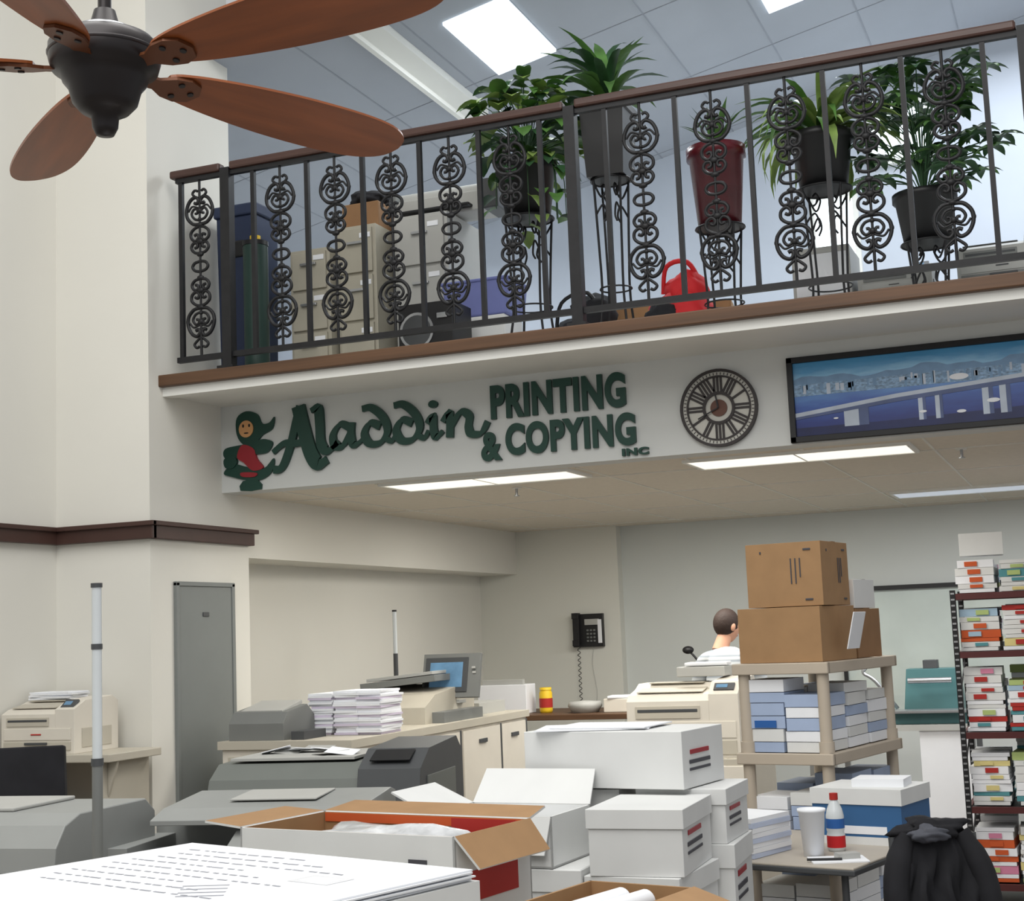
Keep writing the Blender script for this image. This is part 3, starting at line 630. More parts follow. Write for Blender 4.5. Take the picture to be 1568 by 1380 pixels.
for i in range(5): m.box((random.uniform(-.01,.01),random.uniform(-.01,.01),.005+i*.008),(.26,.16,.007),PAPER,rz=random.uniform(-8,8))
m.build('paper_pile',(-5.16,6.42,1.356))

pp=MB()
pp.b2((-4.5,6.95,0.08),(-3.72,9.5,1.04),CREAM); pp.b2((-4.48,7.0,0.0),(-3.76,9.45,0.08),DGREY)
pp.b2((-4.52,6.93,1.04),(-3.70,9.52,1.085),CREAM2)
for y0,y1 in((7.0,7.55),(7.6,8.35),(8.4,9.0),(9.03,9.46)):
    pp.b2((-3.72,y0,0.55),(-3.705,y1,1.02),CREAM); pp.b2((-3.72,y0,0.12),(-3.705,y1,0.52),CREAM); pp.b2((-3.705,(y0+y1)/2-.06,.93),(-3.695,(y0+y1)/2+.06,.955),DGREY)
    pp.b2((-3.7055,y1-.004,.1),(-3.703,y1+.02,1.03),DGREY)
pp.b2((-3.705,8.1,.6),(-3.695,8.2,.66),INK)
pp.b2((-4.46,6.94,0.15),(-3.76,6.95,1.0),CREAM2); pp.b2((-4.4,6.925,.5),(-3.85,6.94,.54),DGREY)
pp.prism([(0,0),(.34,0),(.34,.12),(.26,.18),(.05,.15),(0,.09)],(-4.47,6.97,1.085),(0,1,0),(0,0,1),.34,MGREY)
pp.box((-4.30,7.14,1.255),(.26,.22,.02),LGREY,rx=12); pp.b2((-4.10,7.0,1.085),(-4.02,7.24,1.13),DGREY)
pp.prism([(0,0),(.75,0),(.75,.20),(.62,.22),(.15,.17),(0,.1)],(-4.42,8.1,1.085),(0,1,0),(0,0,1),.60,CREAM2)
pp.box((-4.12,8.55,1.33),(.52,.42,.04),MGREY,ry=-5); pp.box((-4.12,8.55,1.365),(.46,.36,.02),LGREY,ry=-5); pp.b2((-3.83,8.2,1.085),(-3.74,8.8,1.15),MGREY)
pp.b2((-4.4,9.0,1.085),(-3.85,9.45,1.16),LGREY)
pp.build('production_printer',bevel=0.015)
m=MB(); m.box((0,0,.17),(.40,.03,.28),MGREY,rx=-14); m.box((-.03,-.018,.178),(.30,.006,.22),DGREY,rx=-14); m.box((-.03,-.022,.178),(.23,.004,.16),SCREEN,rx=-14); m.box((-.03,-.0245,.16),(.18,.003,.07),PAPER,rx=-14)
for i in range(5): m.box((.165,-.008-.0065*i+.013,.10+.03*i),(.025,.008,.014),LGREY,rx=-14)
m.box((0,.02,.01),(.12,.1,.02),LGREY); m.cyl((0,.03,0),(0,.02,.1),.02,LGREY)
m.build('control_monitor',(-3.86,8.60,1.185),-2,bevel=0.004)
m=MB(); LP=mat('lavender_paper',(206,196,214),.8)
for k_,(x,y,h) in enumerate(((-4.10,7.46,.235),(-3.93,7.44,.25),(-3.79,7.44,.25))):
    n=int(h/.012)
    for i in range(n): m.box((x+random.uniform(-.008,.008),y+random.uniform(-.01,.01),1.086+.006+i*.012),(.15,.26,.0115),PAPER if i%4 else LP,rz=random.uniform(-3,3))
m.build('paper_stack')
m=MB(); m.cyl((0,0,0),(0,0,.02),.05,DGREY); m.cyl((0,0,0.02),(0,0,.42),.016,DGREY,n=12); m.cyl((0,0,.42),(0,0,.70),.014,CLEAR,n=12); m.cyl((0,0,.70),(0,0,.712),.016,BLACK,n=12); m.build('signal_lamp_pole',(-4.44,8.98,1.085))
m=MB(); m.b2((-4.6,10.3,.96),(-3.1,11.2,1.0),WOODE)
for x in(-4.55,-3.15):
    for y in(10.35,11.15): m.b2((x-.03,y-.03,0),(x+.03,y+.03,.96),WOODE)
m.b2((-4.55,10.4,.5),(-3.15,11.1,.53),WOODE); m.build('wooden_work_table',bevel=.004)
m=MB(); m.lathe([(0,0),(.045,0),(.05,.02),(.05,.15),(.042,.165),(.042,.17),(0,.17)],(0,0,0),YEL,20); m.lathe([(.051,.04),(.051,.11)],(0,0,0),RED,20); m.lathe([(0.045,.17),(.045,.19),(0,.19)],(0,0,0),YEL,20); m.build('wipes_canister',(-3.98,10.6,1.0))
m=MB(); m.box((0,0,.05),(.3,.25,.1),CREAM); m.box((0,-.02,.11),(.26,.2,.02),PAPER,rz=8); m.build('desk_scanner',(-3.33,10.6,1.0),bevel=.006)
m=MB(); m.lathe([(0,0),(.1,0),(.13,.05),(.12,.08),(0,.09)],(0,0,0),LGREY,20); m.build('tape_dispenser',(-3.65,10.55,1.0))
m=MB(); m.b2((-.2,-.1,0),(.2,.1,.22),PAPER); m.box((0,-.06,.24),(.34,.04,.04),LGREY); m.build('envelope_box',(-4.3,10.6,1.0),bevel=.004)
m=MB(); m.b2((-.42,-.3,0),(.42,.3,.84),CREAM2); m.b2((-.40,-.31,.05),(-.01,-.3,.8),CREAM); m.b2((.01,-.31,.05),(.40,-.3,.8),CREAM); m.build('printer_cabinet',(-2.34,8.75,0),bevel=.006)
desk_printer('laser_printer',(-2.34,8.75,.84),0.68,0.5,0.46,CREAM)
m=MB(); m.box((0,0,.03),(.3,.22,.06),LGREY); m.box((0.02,0,.075),(.26,.18,.02),PAPER,rz=5); m.build('paper_tray',(-2.28,8.86,1.302),bevel=.006)
m=MB(); m.cyl((0,0,0),(0,0,.02),.05,BLACK); m.tube(catmull([(0,0,.02),(.05,0,.2),(-.02,0,.38),(-.08,0,.46)],5),.009,BLACK); m.sph((-.1,0,.48),(.045,.035,.03),BLACK); m.build('desk_microphone',(-2.84,10.95,.95))
m=MB(); m.b2((-3.0,10.75,.91),(-1.98,11.3,.95),LGREY)
for x in(-2.96,-2.02):
    for y in(10.8,11.25): m.b2((x-.02,y-.02,0),(x+.02,y+.02,.91),CHROME)
m.build('desk',bevel=.003)

# grey copiers -------------------------------------------------
def drawers(m,wd,dp,h0,body,alt):
    for i in range(3):
        z0=.08+i*(h0-.1)/3; z1=z0+(h0-.1)/3-.02
        m.b2((-wd/2+.03,-dp/2-.01,z0),(wd/2-.03,-dp/2,z1),alt if i%2 else body); m.b2((-.1,-dp/2-.02,z1-.04),(.1,-dp/2-.01,z1-.02),BLACK)
wd,dp,h=.86,.58,1.20
m=MB(); m.b2((-wd/2,-dp/2,.04),(wd/2,dp/2,h*.6),COPG); m.b2((-wd/2+.03,-dp/2+.03,0),(wd/2-.03,dp/2-.03,.04),BLACK); drawers(m,wd,dp,h*.6,COPG,MGREY)
m.prism([(-dp/2,h*.6),(dp/2,h*.6),(dp/2,h*.93),(dp/2-.04,h*.955),(-dp/2+.12,h*.945),(-dp/2+.03,h*.90),(-dp/2,h*.84)],(-wd/2,0,0),(0,1,0),(0,0,1),wd*.72,COPG)
m.prism([(-dp/2-.02,h*.6),(dp/2,h*.6),(dp/2,h*.96),(dp/2-.06,h),(-dp/2+.14,h*.985),(-dp/2+.02,h*.93),(-dp/2-.02,h*.80)],(wd*.22,0,0),(0,1,0),(0,0,1),wd*.29,DGREY)
m.box((-.16,-dp/2-.004,h*.73),(.36,.012,.11),MGREY); m.box((-.16,-dp/2-.011,h*.73),(.32,.006,.07),COPG)
m.box((-.12,.03,h*.958),(.52,.40,.012),LGREY)
for i in range(7): m.box((-.28+i*.055,.02+random.uniform(-.08,.1),h*.97+random.uniform(0,.006)),(.12,.1,.003),LGREY if i%2 else PAPER,rz=random.uniform(0,90),rx=random.uniform(-12,12),ry=random.uniform(-12,12))
m.box((wd*.36,-dp/2+.08,h*.967),(.16,.09,.006),BLACK,rx=22); m.b2((wd*.505,-dp/2+.1,h*.65),(wd*.515,dp/2-.1,h*.9),COPG)
m.build('photocopier',(-2.90,5.30,0),8,bevel=.014)
wd,dp,h=.80,.56,1.09
m=MB(); m.b2((-wd/2,-dp/2,.04),(wd/2,dp/2,h*.75),COPL); m.b2((-wd/2+.03,-dp/2+.03,0),(wd/2-.03,dp/2-.03,.04),BLACK); drawers(m,wd,dp,h*.7,COPL,MGREY)
m.prism([(-dp/2,h*.75),(dp/2,h*.75),(dp/2,h*.88),(-dp/2,h*.80)],(-wd/2,0,0),(0,1,0),(0,0,1),wd*.5,BLACK)
m.prism([(-dp/2-.01,h*.75),(dp/2,h*.75),(dp/2,h*.95),(-dp/2+.14,h*.93),(-dp/2+.02,h*.88),(-dp/2-.01,h*.82)],(-.02,0,0),(0,1,0),(0,0,1),wd*.52,COPL)
m.b2((-wd/2,dp/2-.2,h*.75),(0,dp/2,h*.93),COPL); m.b2((-wd/2,-dp/2,h*.75),(-wd/2+.07,dp/2,h*.9),COPL)
m.prism([(-dp/2+.1,h*.95),(dp/2,h*.95),(dp/2,h),(dp/2-.05,h*1.012),(-dp/2+.2,h*.99),(-dp/2+.1,h*.965)],(-wd/2+.10,0,0),(0,1,0),(0,0,1),wd*.86,COPL)
m.box((.05,.1,h*1.008),(.3,.2,.006),LGREY,rx=3); m.box((-.25,-.16,h*.86),(.2,.18,.004),DGREY,rx=10)
m.build('photocopier',(-2.63,4.27,0),10,bevel=.016)
wd,dp,h=.80,.56,1.11
m=MB(); m.b2((-wd/2,-dp/2,.04),(wd/2,dp/2,h*.7),COPL); m.b2((-wd/2+.03,-dp/2+.03,0),(wd/2-.03,dp/2-.03,.04),BLACK); drawers(m,wd,dp,h*.7,COPL,MGREY)
m.prism([(-dp/2-.02,h*.72),(dp/2,h*.72),(dp/2,h*.96),(dp/2-.06,h),(-dp/2+.12,h),(-dp/2+.04,h*.975),(-dp/2-.01,h*.92),(-dp/2-.02,h*.85)],(-wd/2-.01,0,0),(0,1,0),(0,0,1),wd+.02,COPL)
m.b2((-wd/2+.05,-dp/2-.026,h*.80),(wd/2-.05,-dp/2-.018,h*.86),MGREY); m.box((-.1,.04,h*1.006),(.5,.34,.012),LGREY)
m.build('photocopier',(-3.38,3.90,0),5,bevel=.022)
m=MB(); m.cyl((0,0,0),(0,0,.03),.10,DGREY,n=24); m.cyl((0,0,.03),(0,0,1.3),.0145,MGREY,n=14); m.cyl((0,0,1.3),(0,0,1.62),.0135,CLEAR,n=14); m.cyl((0,0,1.605),(0,0,1.62),.0155,DGREY,n=14)
m.cyl((0,0,1.62),(0,0,1.775),.0135,CLEAR,n=14); m.cyl((0,0,1.775),(0,0,1.787),.016,DGREY,n=14); m.cyl((0,0,1.29),(0,0,1.31),.017,DGREY,n=14); m.build('signal_lamp_pole',(-2.575,3.36,0))
def chair(name,loc,rz,cloth):
    m=MB()
    for i in range(5):
        t=i*2*math.pi/5; m.box((.14*math.cos(t),.14*math.sin(t),.08),(.28,.04,.03),BLACK,rz=math.degrees(t)); m.sph((.27*math.cos(t),.27*math.sin(t),.03),.03,BLACK,10,6)
    m.cyl((0,0,.08),(0,0,.42),.025,CHROME); m.box((0,0,.46),(.48,.46,.08),cloth); m.box((0,.24,.62),(.05,.03,.34),BLACK,rx=-6); m.box((0,.25,.95),(.44,.07,.5),cloth,rx=-6,taper=.9)
    for sx in(-1,1): m.tube(catmull([(sx*.22,.1,.46),(sx*.28,.08,.5),(sx*.28,.05,.68),(sx*.27,-.1,.70)],4),.016,BLACK)
    return m.build(name,loc,rz,bevel=.03)
chair('office_chair',(-4.28,4.98,0),30,CLOTH)

# foreground work table with cartons
m=MB(); m.b2((-2.50,2.2,.70),(-.98,3.92,.74),CREAM2)
for x in(-2.46,-1.02):
    for y in(2.25,3.87): m.b2((x-.02,y-.02,0),(x+.02,y+.02,.7),DGREY)
m.build('work_table',bevel=.004)
m=MB(); m.b2((-.49,-.40,0),(.49,.40,.33),WCARD); m.b2((-.495,-.405,.25),(.495,.405,.335),WCARD)
for i in range(6): m.box((random.uniform(-.008,.008),random.uniform(-.008,.008),.338+i*.004),(.97,.79,.0035),PAPER,rz=random.uniform(-1.2,1.2))
for i in range(9):
    x=-.40+random.uniform(0,.06)
    while x<.02+.12*(i%3):
        l=random.uniform(.012,.035); m.box((x,.32-i*.055,.3606),(l,.006,.0006),FAINT,rz=random.uniform(-6,6)); x+=l+.014
for i in range(4): m.box((.10+.03*i,-.02-.03*i,.3605),(.10,.006,.0006),FAINT,rz=35)
m.box((.28,.14,.3605),(.12,.08,.0005),mat('pale_grey_print',(214,215,218),.8)); m.box((.28,.14,.3609),(.09,.05,.0005),PAPER)
m.build('poster_paper_carton',(-1.89,2.76,.74),-17.5)
def bag(m,wd,dp,h):
    m.blob((.02,.0,h*.86),(wd*.36,dp*.36,h*.13),BAGM,.22,11)
    m.b2((-wd/2+.012,dp/2-.012,h*.93),(wd/2-.012,dp/2-.009,h*.995),ORANGE)
    m.b2((wd*.15,dp/2-.0125,h*.80),(wd*.45,dp/2-.0095,h*.99),RED)
    m.b2((wd*.30,-dp/2-.003,h*.80),(wd*.38,-dp/2,h*.84),INK); m.b2((wd*.28,-dp/2-.003,h*.72),(wd*.42,-dp/2,h*.76),INK); m.b2((wd*.28,-dp/2-.003,h*.66),(wd*.40,-dp/2,h*.68),INK)
    m.b2((wd/2,-dp*.3,h*.55),(wd/2+.003,dp*.3,h*.75),RED)
open_carton('open_cardboard_box',(-1.84,3.62,.74),.70,.36,.37,WCARD,KRAFT,-10,(0,.12,.14,.10),(0,8,4,-50),content=KRAFTD,extra=bag)
def rolls(m,wd,dp,h): pass
open_carton('cardboard_box',(-1.18,3.48,.74),.30,.38,.22,KRAFT,KRAFT,-12,(.12,.0,.0,.12),(-20,0,0,-15),content=KRAFTD)
m=MB()
for p1,p2 in(((0,0,.030),(.01,.30,.030)),((.07,.02,.030),(.08,.30,.030)),):
    m.cyl(p1,p2,.029,PAPER,n=20,caps=False); m.cyl(p1,p2,.021,MGREY,n=20,caps=False)
m.build('paper_roll_bundle',(-1.26,3.33,.9),-14)

# white carton stack
m=MB(); m.b2((-2.28,4.40,.58),(-1.15,5.24,.62),CREAM2)
for x in(-2.23,-1.20):
    for y in(4.45,5.19): m.b2((x-.02,y-.02,0),(x+.02,y+.02,.58),DGREY)
m.build('low_table',bevel=.004)
lab=[(-.1,.62,.45,.08,SRED),(-.1,.45,.5,.07,INK),(-.1,.32,.5,.05,INK)]
for i,(x,y,z,wd,dp,h,r,ld) in enumerate((( -1.40,4.64,.62,.30,.40,.22,-3,True),(-1.40,4.64,.845,.30,.40,.20,2,True),(-1.74,4.64,.62,.32,.42,.24,1,True),(-2.08,4.64,.62,.30,.4,.22,0,True),
     (-1.36,5.03,.62,.32,.34,.26,3,True),(-1.78,5.05,.62,.4,.34,.44,0,False),(-1.36,5.03,.885,.30,.32,.175,0,True))):
    carton('white_carton',(x,y,z),wd,dp,h,WCARD,rz=r,lid=ld,label=[],side=lab if x>-1.5 else [])
carton('white_carton',(-1.60,5.02,1.068),.60,.36,.19,WCARD,rz=-8,label=[],side=lab,tape=False)
m=MB(); m.box((0,0,.002),(.4,.3,.004),PAPER,rz=12); m.box((.05,.02,.007),(.36,.28,.004),PAPER,rz=-4); m.build('loose_paper',(-1.70,5.02,1.26))
open_carton('open_white_carton',(-1.87,4.60,.866),.44,.32,.16,WCARD,WCARD,-4,(.12,.14,.16,0),(-75,50,25,0),content=PAPER)

# folding table on the right
ft=MB(); ft.b2((-.42,-.40,.74),(.42,.42,.75),mat('table_laminate',(176,168,156),.5)); ft.b2((-.425,-.405,.722),(.425,.425,.742),DGREY)
for x in(-.36,.36):
    ft.tube([(x,-.34,.72),(x,-.34,.015),(x,.34,.015),(x,.34,.72)],.014,DGREY,8)
ft.tube([(-.36,-.34,.3),(.36,-.34,.3)],.01,DGREY,8)
ft.build('folding_table',(-1.18,5.76,0),-14,bevel=.004)
m=MB(); BW=mat('blue_white_wrap',(190,200,222),.6)
for i in range(8): m.box((random.uniform(-.004,.004),0,.01+i*.018),(.22,.27,.017),PAPER if i%3 else BW,rz=random.uniform(-2,2))
m.build('paper_ream_stack',(-1.31,5.58,.75),-18)
m=MB(); m.lathe([(0,0),(.036,0),(.048,.16),(.052,.162),(.052,.172),(.046,.172),(.044,.16),(0,.15)],(0,0,0),PAPER,24); m.build('foam_cup',(-1.05,5.52,.75))
m=MB(); m.lathe([(0,0),(.03,0),(.034,.012),(.034,.06),(.031,.07),(.034,.08),(.034,.13),(.028,.155),(.014,.185),(.013,.19),(0,.19)],(0,0,0),CLEAR,20); m.lathe([(.0345,.015),(.0345,.058)],(0,0,0),REDB,20); m.lathe([(.0345,.085),(.0345,.12)],(0,0,0),BLUE,20); m.cyl((0,0,.188),(0,0,.212),.016,RED,n=16); m.build('water_bottle',(-.99,5.66,.75))
m=MB(); m.box((0,0,.003),(.2,.14,.005),PAPER,rz=20); m.tube([(-.1,-.06,.01),(.02,-.03,.01)],.005,BLACK); m.box((.03,.02,.015),(.08,.05,.02),LGREY,rz=30); m.build('note_pad',(-.95,5.44,.75))
BLUEC=mat('blue_carton_print',(52,96,142),.6)
o=MB(); o.b2((-.18,-.15,0),(.18,.15,.2),BLUEC); o.b2((-.185,-.155,.15),(.185,.155,.21),WCARD); o.b2((-.12,-.152,.04),(.12,-.15,.07),PAPER); o.b2((-.18,-.1505,.0),(.18,-.15,.03),WCARD); o.box((.05,0,.225),(.2,.16,.03),PAPER,rz=10); o.build('blue_paper_carton',(-.90,5.97,.75),-14,bevel=.003)
CX,CY,CR=-.52,5.30,30
ch=MB()
for sx in(-1,1):
    ch.tube([(sx*.15,-.2,0),(sx*.15,-.2,.44)],.014,DGREY,8); ch.tube([(sx*.15,.17,0),(sx*.15,.17,.44),(sx*.15,.20,.84)],.014,DGREY,8)
ch.box((0,0,.45),(.34,.38,.04),CLOTH); ch.box((0,.20,.74),(.30,.03,.2),CLOTH)
ch.build('side_chair',(CX,CY,0),CR,bevel=.008)
jk=MB(); nx,nz=18,14; vs=[];fs=[]
for side in(-1,1):
    base=len(vs)
    for i in range(nx+1):
        for j in range(nz+1):
            u=i/nx-.5;v=j/nz
            fold=.022*math.sin(i*1.1+j*.45)+.014*math.sin(i*2.3-j*.7)
            vs.append((u*(.26+.10*v)+.015*math.sin(j*.9),side*(.03+.05*math.sin(min(1,v*1.4)*1.57)+fold*min(1,v*3)),.90-.08*abs(u)*2-v*(.55+.06*math.sin(i*.9))+.012*math.sin(i*.8)))
    for i in range(nx):
        for j in range(nz): a=base+i*(nz+1)+j; fs.append((a,a+1,a+nz+2,a+nz+1))
n1=(nx+1)*(nz+1)
for i in range(nx): a=i*(nz+1); fs.append((a,a+nz+1,n1+a+nz+1,n1+a))
for j in range(nz): fs.append((j,j+1,n1+j+1,n1+j)); a=nx*(nz+1)+j; fs.append((a,a+1,n1+a+1,n1+a))
jk.add(vs,fs,CLOTH,True)
jk.blob((0,0,.88),(.13,.06,.04),CLOTH,.3,21); jk.blob((-.03,-.05,.87),(.07,.04,.03),mat('grey_lining',(78,80,88),.8),.3,22)
for sx in(-1,1): jk.tube(catmull([(sx*.10,0,.86),(sx*.16,-.04,.72),(sx*.17,-.07,.5),(sx*.14,-.06,.36)],5),[.04]*3+[.045]*5+[.038]*8,CLOTH,10)
cc,ss=math.cos(D2R(CR)),math.sin(D2R(CR))
jk.build('draped_jacket',(CX-.20*ss,CY+.20*cc,-.02),CR)

# resin shelf with cartons
sx0=(-1.21,6.72); RA=-12
RS=empty('resin_shelving_unit',(sx0[0],sx0[1],0),RA)
m=MB(); W,Dp=.42,.84
for z in(.20,.63,1.05,1.43):
    m.b2((-W/2,-Dp/2,z-.03),(W/2,Dp/2,z),RESIN); m.b2((-W/2-.01,-Dp/2-.01,z-.045),(W/2+.01,-Dp/2+.02,z+.003),RESIN); m.b2((-W/2-.01,Dp/2-.02,z-.045),(W/2+.01,Dp/2+.01,z+.003),RESIN); m.b2((-W/2-.01,-Dp/2,z-.045),(-W/2+.02,Dp/2,z+.003),RESIN); m.b2((W/2-.02,-Dp/2,z-.045),(W/2+.01,Dp/2,z+.003),RESIN)
for x in(-W/2+.03,W/2-.03):
    for y in(-Dp/2+.03,Dp/2-.03):
        m.cyl((x,y,0),(x,y,1.43),.026,RESIN,n=14)
        for z in (.20,.63,1.05): m.cyl((x,y,z),(x,y,z+.05),.032,RESIN,n=14)
m.build('shelves',parent=RS,bevel=.004)
def onshelf(fn,name,x,y,z,*a,**k):
    c,s=math.cos(D2R(RA)),math.sin(D2R(RA)); k['rz']=k.get('rz',0)+RA
    return fn(name,(sx0[0]+x*c-y*s,sx0[1]+x*s+y*c,z),*a,**k)
arr=[(-.3,.86,.02,.04,INK),(.1,.55,.015,.4,INK),(.16,.55,.015,.4,INK),(.22,.6,.015,.3,INK),(.32,.88,.10,.03,INK),(.32,.1,.10,.03,INK)]
onshelf(carton,'cardboard_box',.0,-.20,1.434,.38,.40,.235,KRAFT); onshelf(carton,'cardboard_box',.02,-.20,1.672,.34,.36,.275,KRAFT,label=arr,rz=3)
onshelf(carton,'cardboard_box',-.0,.20,1.434,.36,.3,.22,KRAFTD)
onshelf(carton,'white_carton',.02,.20,1.657,.3,.26,.13,WCARD)
m=MB(); m.box((0,0,0),(.004,.14,.16),PAPER,ry=14); m.build('shipping_label',(-.985,6.46,1.56),-12)
cols=[WCARD,PAPER,mat('blue_white_wrap2',(160,176,204),.6),YEL]
for (z,hh) in((1.054,.30),(.634,.33),(.204,.34)):
    r=MB()
    for yy in(-.27,0,.27):
        for xx in(-.09,.09):
            zz=0; mx_=hh*random.uniform(.7,.95)
            while zz<mx_:
                t=random.choice((.045,.055)); r.box((xx,yy,zz+t/2),(.17,.25,t-.003),random.choice(cols[:3] if random.random()<.93 else cols),rz=random.uniform(-3,3)); zz+=t
    r.box((-.09,-.397,.12),(.10,.004,.03),BLUE)
    r.build('paper_ream_pile',(sx0[0],sx0[1],z),RA)

# wire rack at right
rk=MB(); RX0,RX1,RY0,RY1=-.78,.5,8.75,9.25
RM=mat('rack_dark_red',(82,40,40),.5,metal=.2)
for x in(RX0,RX1):
    for y in(RY0,RY1):
        rk.b2((x-.015,y-.015,0),(x+.015,y+.015,1.75),IRON)
        for i in range(50): rk.b2((x-.010,y-.017,.06+i*.034),(x+.010,y-.014,.070+i*.034),CHROME)
for z in(.12,.54,.95,1.40,1.73):
    rk.b2((RX0,RY0-.012,z-.035),(RX1,RY0+.012,z),RM); rk.b2((RX0,RY1-.012,z-.035),(RX1,RY1+.012,z),RM); rk.b2((RX0-.012,RY0,z-.035),(RX0+.012,RY1,z),RM); rk.b2((RX1-.012,RY0,z-.035),(RX1+.012,RY1,z),RM); rk.b2((RX0,RY0,z-.02),(RX1,RY1,z-.008),IRON)
for z in(.3,.75,1.15): rk.tube([(RX0,RY0,z),(RX0,RY1,z+.2)],.005,IRON,5)
rk.build('storage_rack')
cl=[PAPER,PAPER,WCARD,PINK,TEALP,mat('lime_label',(170,188,120),.7),mat('yellow_label',(214,200,136),.7),mat('pale_blue_label',(160,186,206),.7),RED,ORANGE]
for z,hh in((.122,.34),(.542,.36),(.952,.38),(1.402,.28),(1.732,.20)):
    for yy,dd in ((RY0+.17,.26),(RY0+.40,.16)):
        r=MB(); x=RX0+.13
        while x<RX1-.1:
            zz=z; top=z+hh*random.uniform(.7,.95); lc=random.choice(cl[3:])
            while zz<top:
                t=random.choice((.022,.03,.045)); wd=random.uniform(.19,.215)
                r.box((x+random.uniform(-.004,.004),yy,zz+t/2),(wd,dd-.02,t-.002),random.choice((PAPER,PAPER,WCARD,WCARD,lc,random.choice(cl))),rz=random.uniform(-4,4) if yy<RY0+.3 else 0)
                if t>.028 and yy<RY0+.3: r.box((x+random.uniform(-.03,.03),yy-dd/2+.004,zz+t/2),(.07,.004,t*.6),random.choice((lc,random.choice(cl[3:]))))
                zz+=t
            x+=.232
        r.build('paper_ream_pile')
carton('white_carton',(-.62,8.95,1.945),.24,.2,.13,WCARD,rz=5)
m=MB(); m.b2((-1.9,10.7,.82),(-.85,11.4,.86),LGREY); m.b2((-1.25,10.72,.1),(-.9,10.74,.82),PAPER)
for x in(-1.86,-.9):
    for y in(10.75,11.35): m.b2((x-.02,y-.02,0),(x+.02,y+.02,.82),CHROME)
m.build('steel_table')
m=MB(); m.b2((-.3,-.2,.0),(.3,.2,.08),TEAL); m.box((.06,.05,.22),(.42,.22,.32),TEAL,taper=.85); m.b2((-.25,-.3,.08),(.3,-.1,.1),CHROME); m.tube(catmull([(-.2,0,.1),(-.34,-.05,.3),(-.42,-.05,.36),(-.4,-.05,.4)],4),.015,CHROME); m.cyl((-.1,-.14,.3),(.2,-.14,.3),.02,CHROME); m.b2((0,-.04,.38),(.1,.08,.44),DGREY); m.build('paper_cutting_machine',(-1.22,11.0,.86),bevel=.01)
m=MB(); m.b2((-.16,-.12,0),(.16,.12,.02),BLACK); m.box((0,0,.05),(.1,.08,.06),DGREY); m.build('cutting_mat',(-1.70,10.9,.86))

# ---------------------------------------------------------------- person
per=empty('person',(-2.44,10.05,0),0)
def skin(name,verts,edges,radii,m,root=0,sub=2):
    me=bpy.data.meshes.new(name); me.from_pydata(verts,edges,[]); me.materials.append(m)
    o=bpy.data.objects.new(name,me); C.objects.link(o); o.parent=per
    md=o.modifiers.new('skin','SKIN'); md.use_smooth_shade=True
    for i,r in enumerate(radii):
        sv=me.skin_vertices[0].data[i]; sv.radius=r if isinstance(r,tuple) else (r,r); sv.use_root=(i==root)
    s=o.modifiers.new('sub','SUBSURF'); s.levels=sub; s.render_levels=sub
    return o
V=[(0,0,.93),(0,.01,1.08),(0,.04,1.25),(0,.07,1.38),(0,.09,1.45),
   (-.17,.07,1.37),(-.25,.12,1.12),(-.20,.34,1.06),
   (.17,.07,1.37),(.25,.12,1.12),(.20,.34,1.06)]
skin('shirt',V,[(0,1),(1,2),(2,3),(3,4),(3,5),(5,6),(6,7),(3,8),(8,9),(9,10)],[(.16,.11),(.15,.105),(.17,.115),(.12,.09),(.055,.055),.065,.05,.04,.065,.05,.04],SHIRT)
V=[(0,0,.92),(-.1,0,.88),(-.11,.01,.5),(-.11,0,.12),(.1,0,.88),(.11,.01,.5),(.11,0,.12)]
skin('trousers',V,[(0,1),(1,2),(2,3),(0,4),(4,5),(5,6)],[(.15,.11),.09,.07,.055,.09,.07,.055],mat('navy_trousers',(40,46,60),.8))
for sx in(-1,1):
    m=MB(); m.sph((sx*.11,.06,.05),(.05,.14,.05),BLACK); m.build('shoe_%d'%(1 if sx<0 else 2),parent=per)
    hx=sx*.20
    V=[(hx,.30,1.07),(hx,.38,1.05),(hx*.97,.44,1.04)]; E=[(0,1),(1,2)]; R_=[.032,.028,(.038,.016)]
    for q,(dx,l) in enumerate(((-.030,.075),(-.010,.085),(.010,.08),(.028,.062))):
        b=len(V); V+=[(hx+dx,.465,1.04),(hx+dx,.465+l*.5,1.035),(hx+dx,.465+l*.85,1.015)]; E+=[(2,b),(b,b+1),(b+1,b+2)]; R_+=[.009,.0085,.007]
    b=len(V); V+=[(hx-sx*.045,.42,1.03),(hx-sx*.06,.46,1.02)]; E+=[(1,b),(b,b+1)]; R_+=[.011,.009]
    skin('hand_%d'%(1 if sx<0 else 2),V,E,R_,SKIN,0,1)
hd=MB(); T=Matrix.Translation((0,.12,1.595))@Matrix.Rotation(D2R(-40),4,'Z')@Matrix.Rotation(D2R(-12),4,'X')
hd.sph((0,0,0),(.074,.092,.112),SKIN,24,16,M=None)
for i in range(len(hd.v)):
    v=hd.v[i]
    if v.z<-.02: v.x*=1-.25*min(1,(-v.z-.02)/.09); v.y=v.y*(1-.12*min(1,(-v.z)/.1))+.012*min(1,-v.z/.1)
hd.cyl((0,-.01,-.06),(0,-.04,-.18),.05,SKIN,r2=.056)
hd.sph((0,.094,-.012),(.012,.018,.022),SKIN,10,8); hd.sph((.076,-.005,-.005),(.012,.02,.03),SKIN,10,8); hd.sph((-.076,-.005,-.005),(.012,.02,.03),SKIN,10,8)
for sx in(-1,1): hd.sph((sx*.028,.078,.012),(.012,.01,.008),PAPER,10,8); hd.sph((sx*.028,.085,.012),(.006,.005,.006),BLACK,8,6); hd.box((sx*.028,.086,.032),(.03,.008,.006),HAIR)
hd.sph((0,.082,-.05),(.022,.008,.006),SRED,10,6)
hs=MB(); hs.sph((0,-.012,.022),(.083,.097,.105),HAIR,24,16)
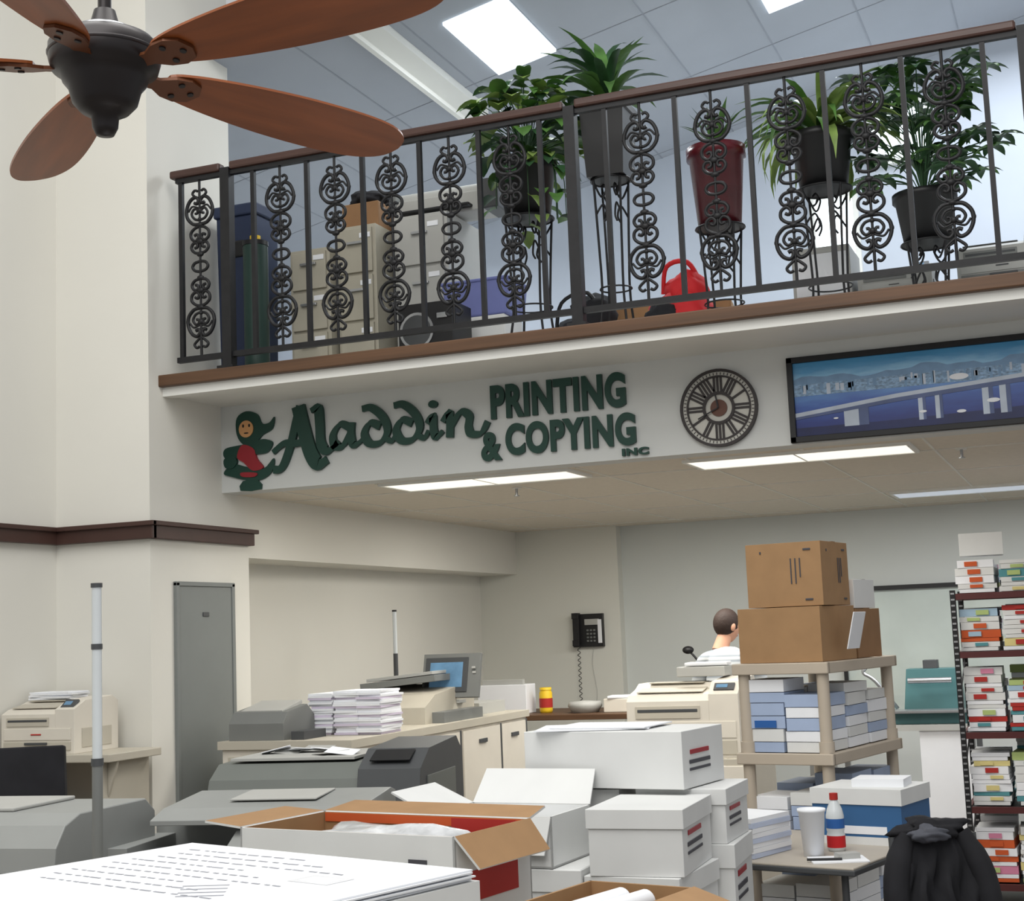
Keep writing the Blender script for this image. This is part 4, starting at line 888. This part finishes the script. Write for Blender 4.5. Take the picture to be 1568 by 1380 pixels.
fs=[];
for fi,fc in enumerate(hs.f):
    c=sum((hs.v[i] for i in fc),Vector())/len(fc)
    if not (c.y>.045 and c.z<.065) and c.z>-.062: fs.append(fc)
hd.add(hs.v,fs,HAIR,True)
for i in range(len(hd.v)): hd.v[i]=T@hd.v[i]
hd.build('head',parent=per)

# ---------------------------------------------------------------- lights
def area(name,loc,sx,sy,power,col=(1,1,1),rot=(0,0,0)):
    l=bpy.data.lights.new(name,'AREA'); l.shape='RECTANGLE'; l.size=sx; l.size_y=sy; l.energy=power; l.color=col
    o=bpy.data.objects.new(name,l); C.objects.link(o); o.location=loc; o.rotation_euler=rot; return o
area('hall_fill_light',(-1.5,2.5,6.9),5,5,330,(1,.985,.95))  # unseen area lamp added to light the open hall from above
area('hall_fill_light_front',(-1.0,-1.0,5.5),4,3,165,(1,.985,.95),(D2R(35),0,0))  # unseen fill lamp added behind the camera, tilted into the room
area('troffer_and_fill_light',(-3.24,7.77,2.46),1.1,.4,20,(1,.96,.88))
area('troffer_and_fill_light',(-1.42,7.87,2.46),1.1,.4,20,(1,.96,.88))
area('troffer_and_fill_light',(-2.8,9.8,2.46),1.6,.6,52,(1,.97,.90))  # fill lamp added for the back room, no troffer panel above it
area('troffer_and_fill_light',(-.4,10.3,2.46),1.9,.6,46,(.97,.98,1))
area('skylight_light',(-3.29,8.46,5.30),.4,.9,22,(.92,.97,1))
area('skylight_light',(-1.53,9.2,5.70),.4,.9,32,(.92,.97,1))
area('mezzanine_fill_light',(0.2,10.2,5.9),2,1.5,70,(.92,.96,1))  # unseen area lamp added to brighten the mezzanine
area('mezzanine_fill_light',(-5.5,10.2,4.8),2,1.5,30,(.92,.96,1))  # second added fill lamp, for the left end of the mezzanine
w=bpy.data.worlds.new('world'); sc.world=w; w.use_nodes=True; w.node_tree.nodes['Background'].inputs[0].default_value=(.96,.98,1,1); w.node_tree.nodes['Background'].inputs[1].default_value=0.5

# ---------------------------------------------------------------- camera
cam=bpy.data.cameras.new('camera'); co=bpy.data.objects.new('camera',cam); C.objects.link(co); sc.camera=co
cam.lens=51.56; cam.sensor_width=36
co.matrix_world=Matrix.Translation((0,0,1.6))@Matrix.Rotation(D2R(21.5),4,'Z')@Matrix.Rotation(D2R(97.15),4,'X')@Matrix.Rotation(D2R(-2.3),4,'Z')
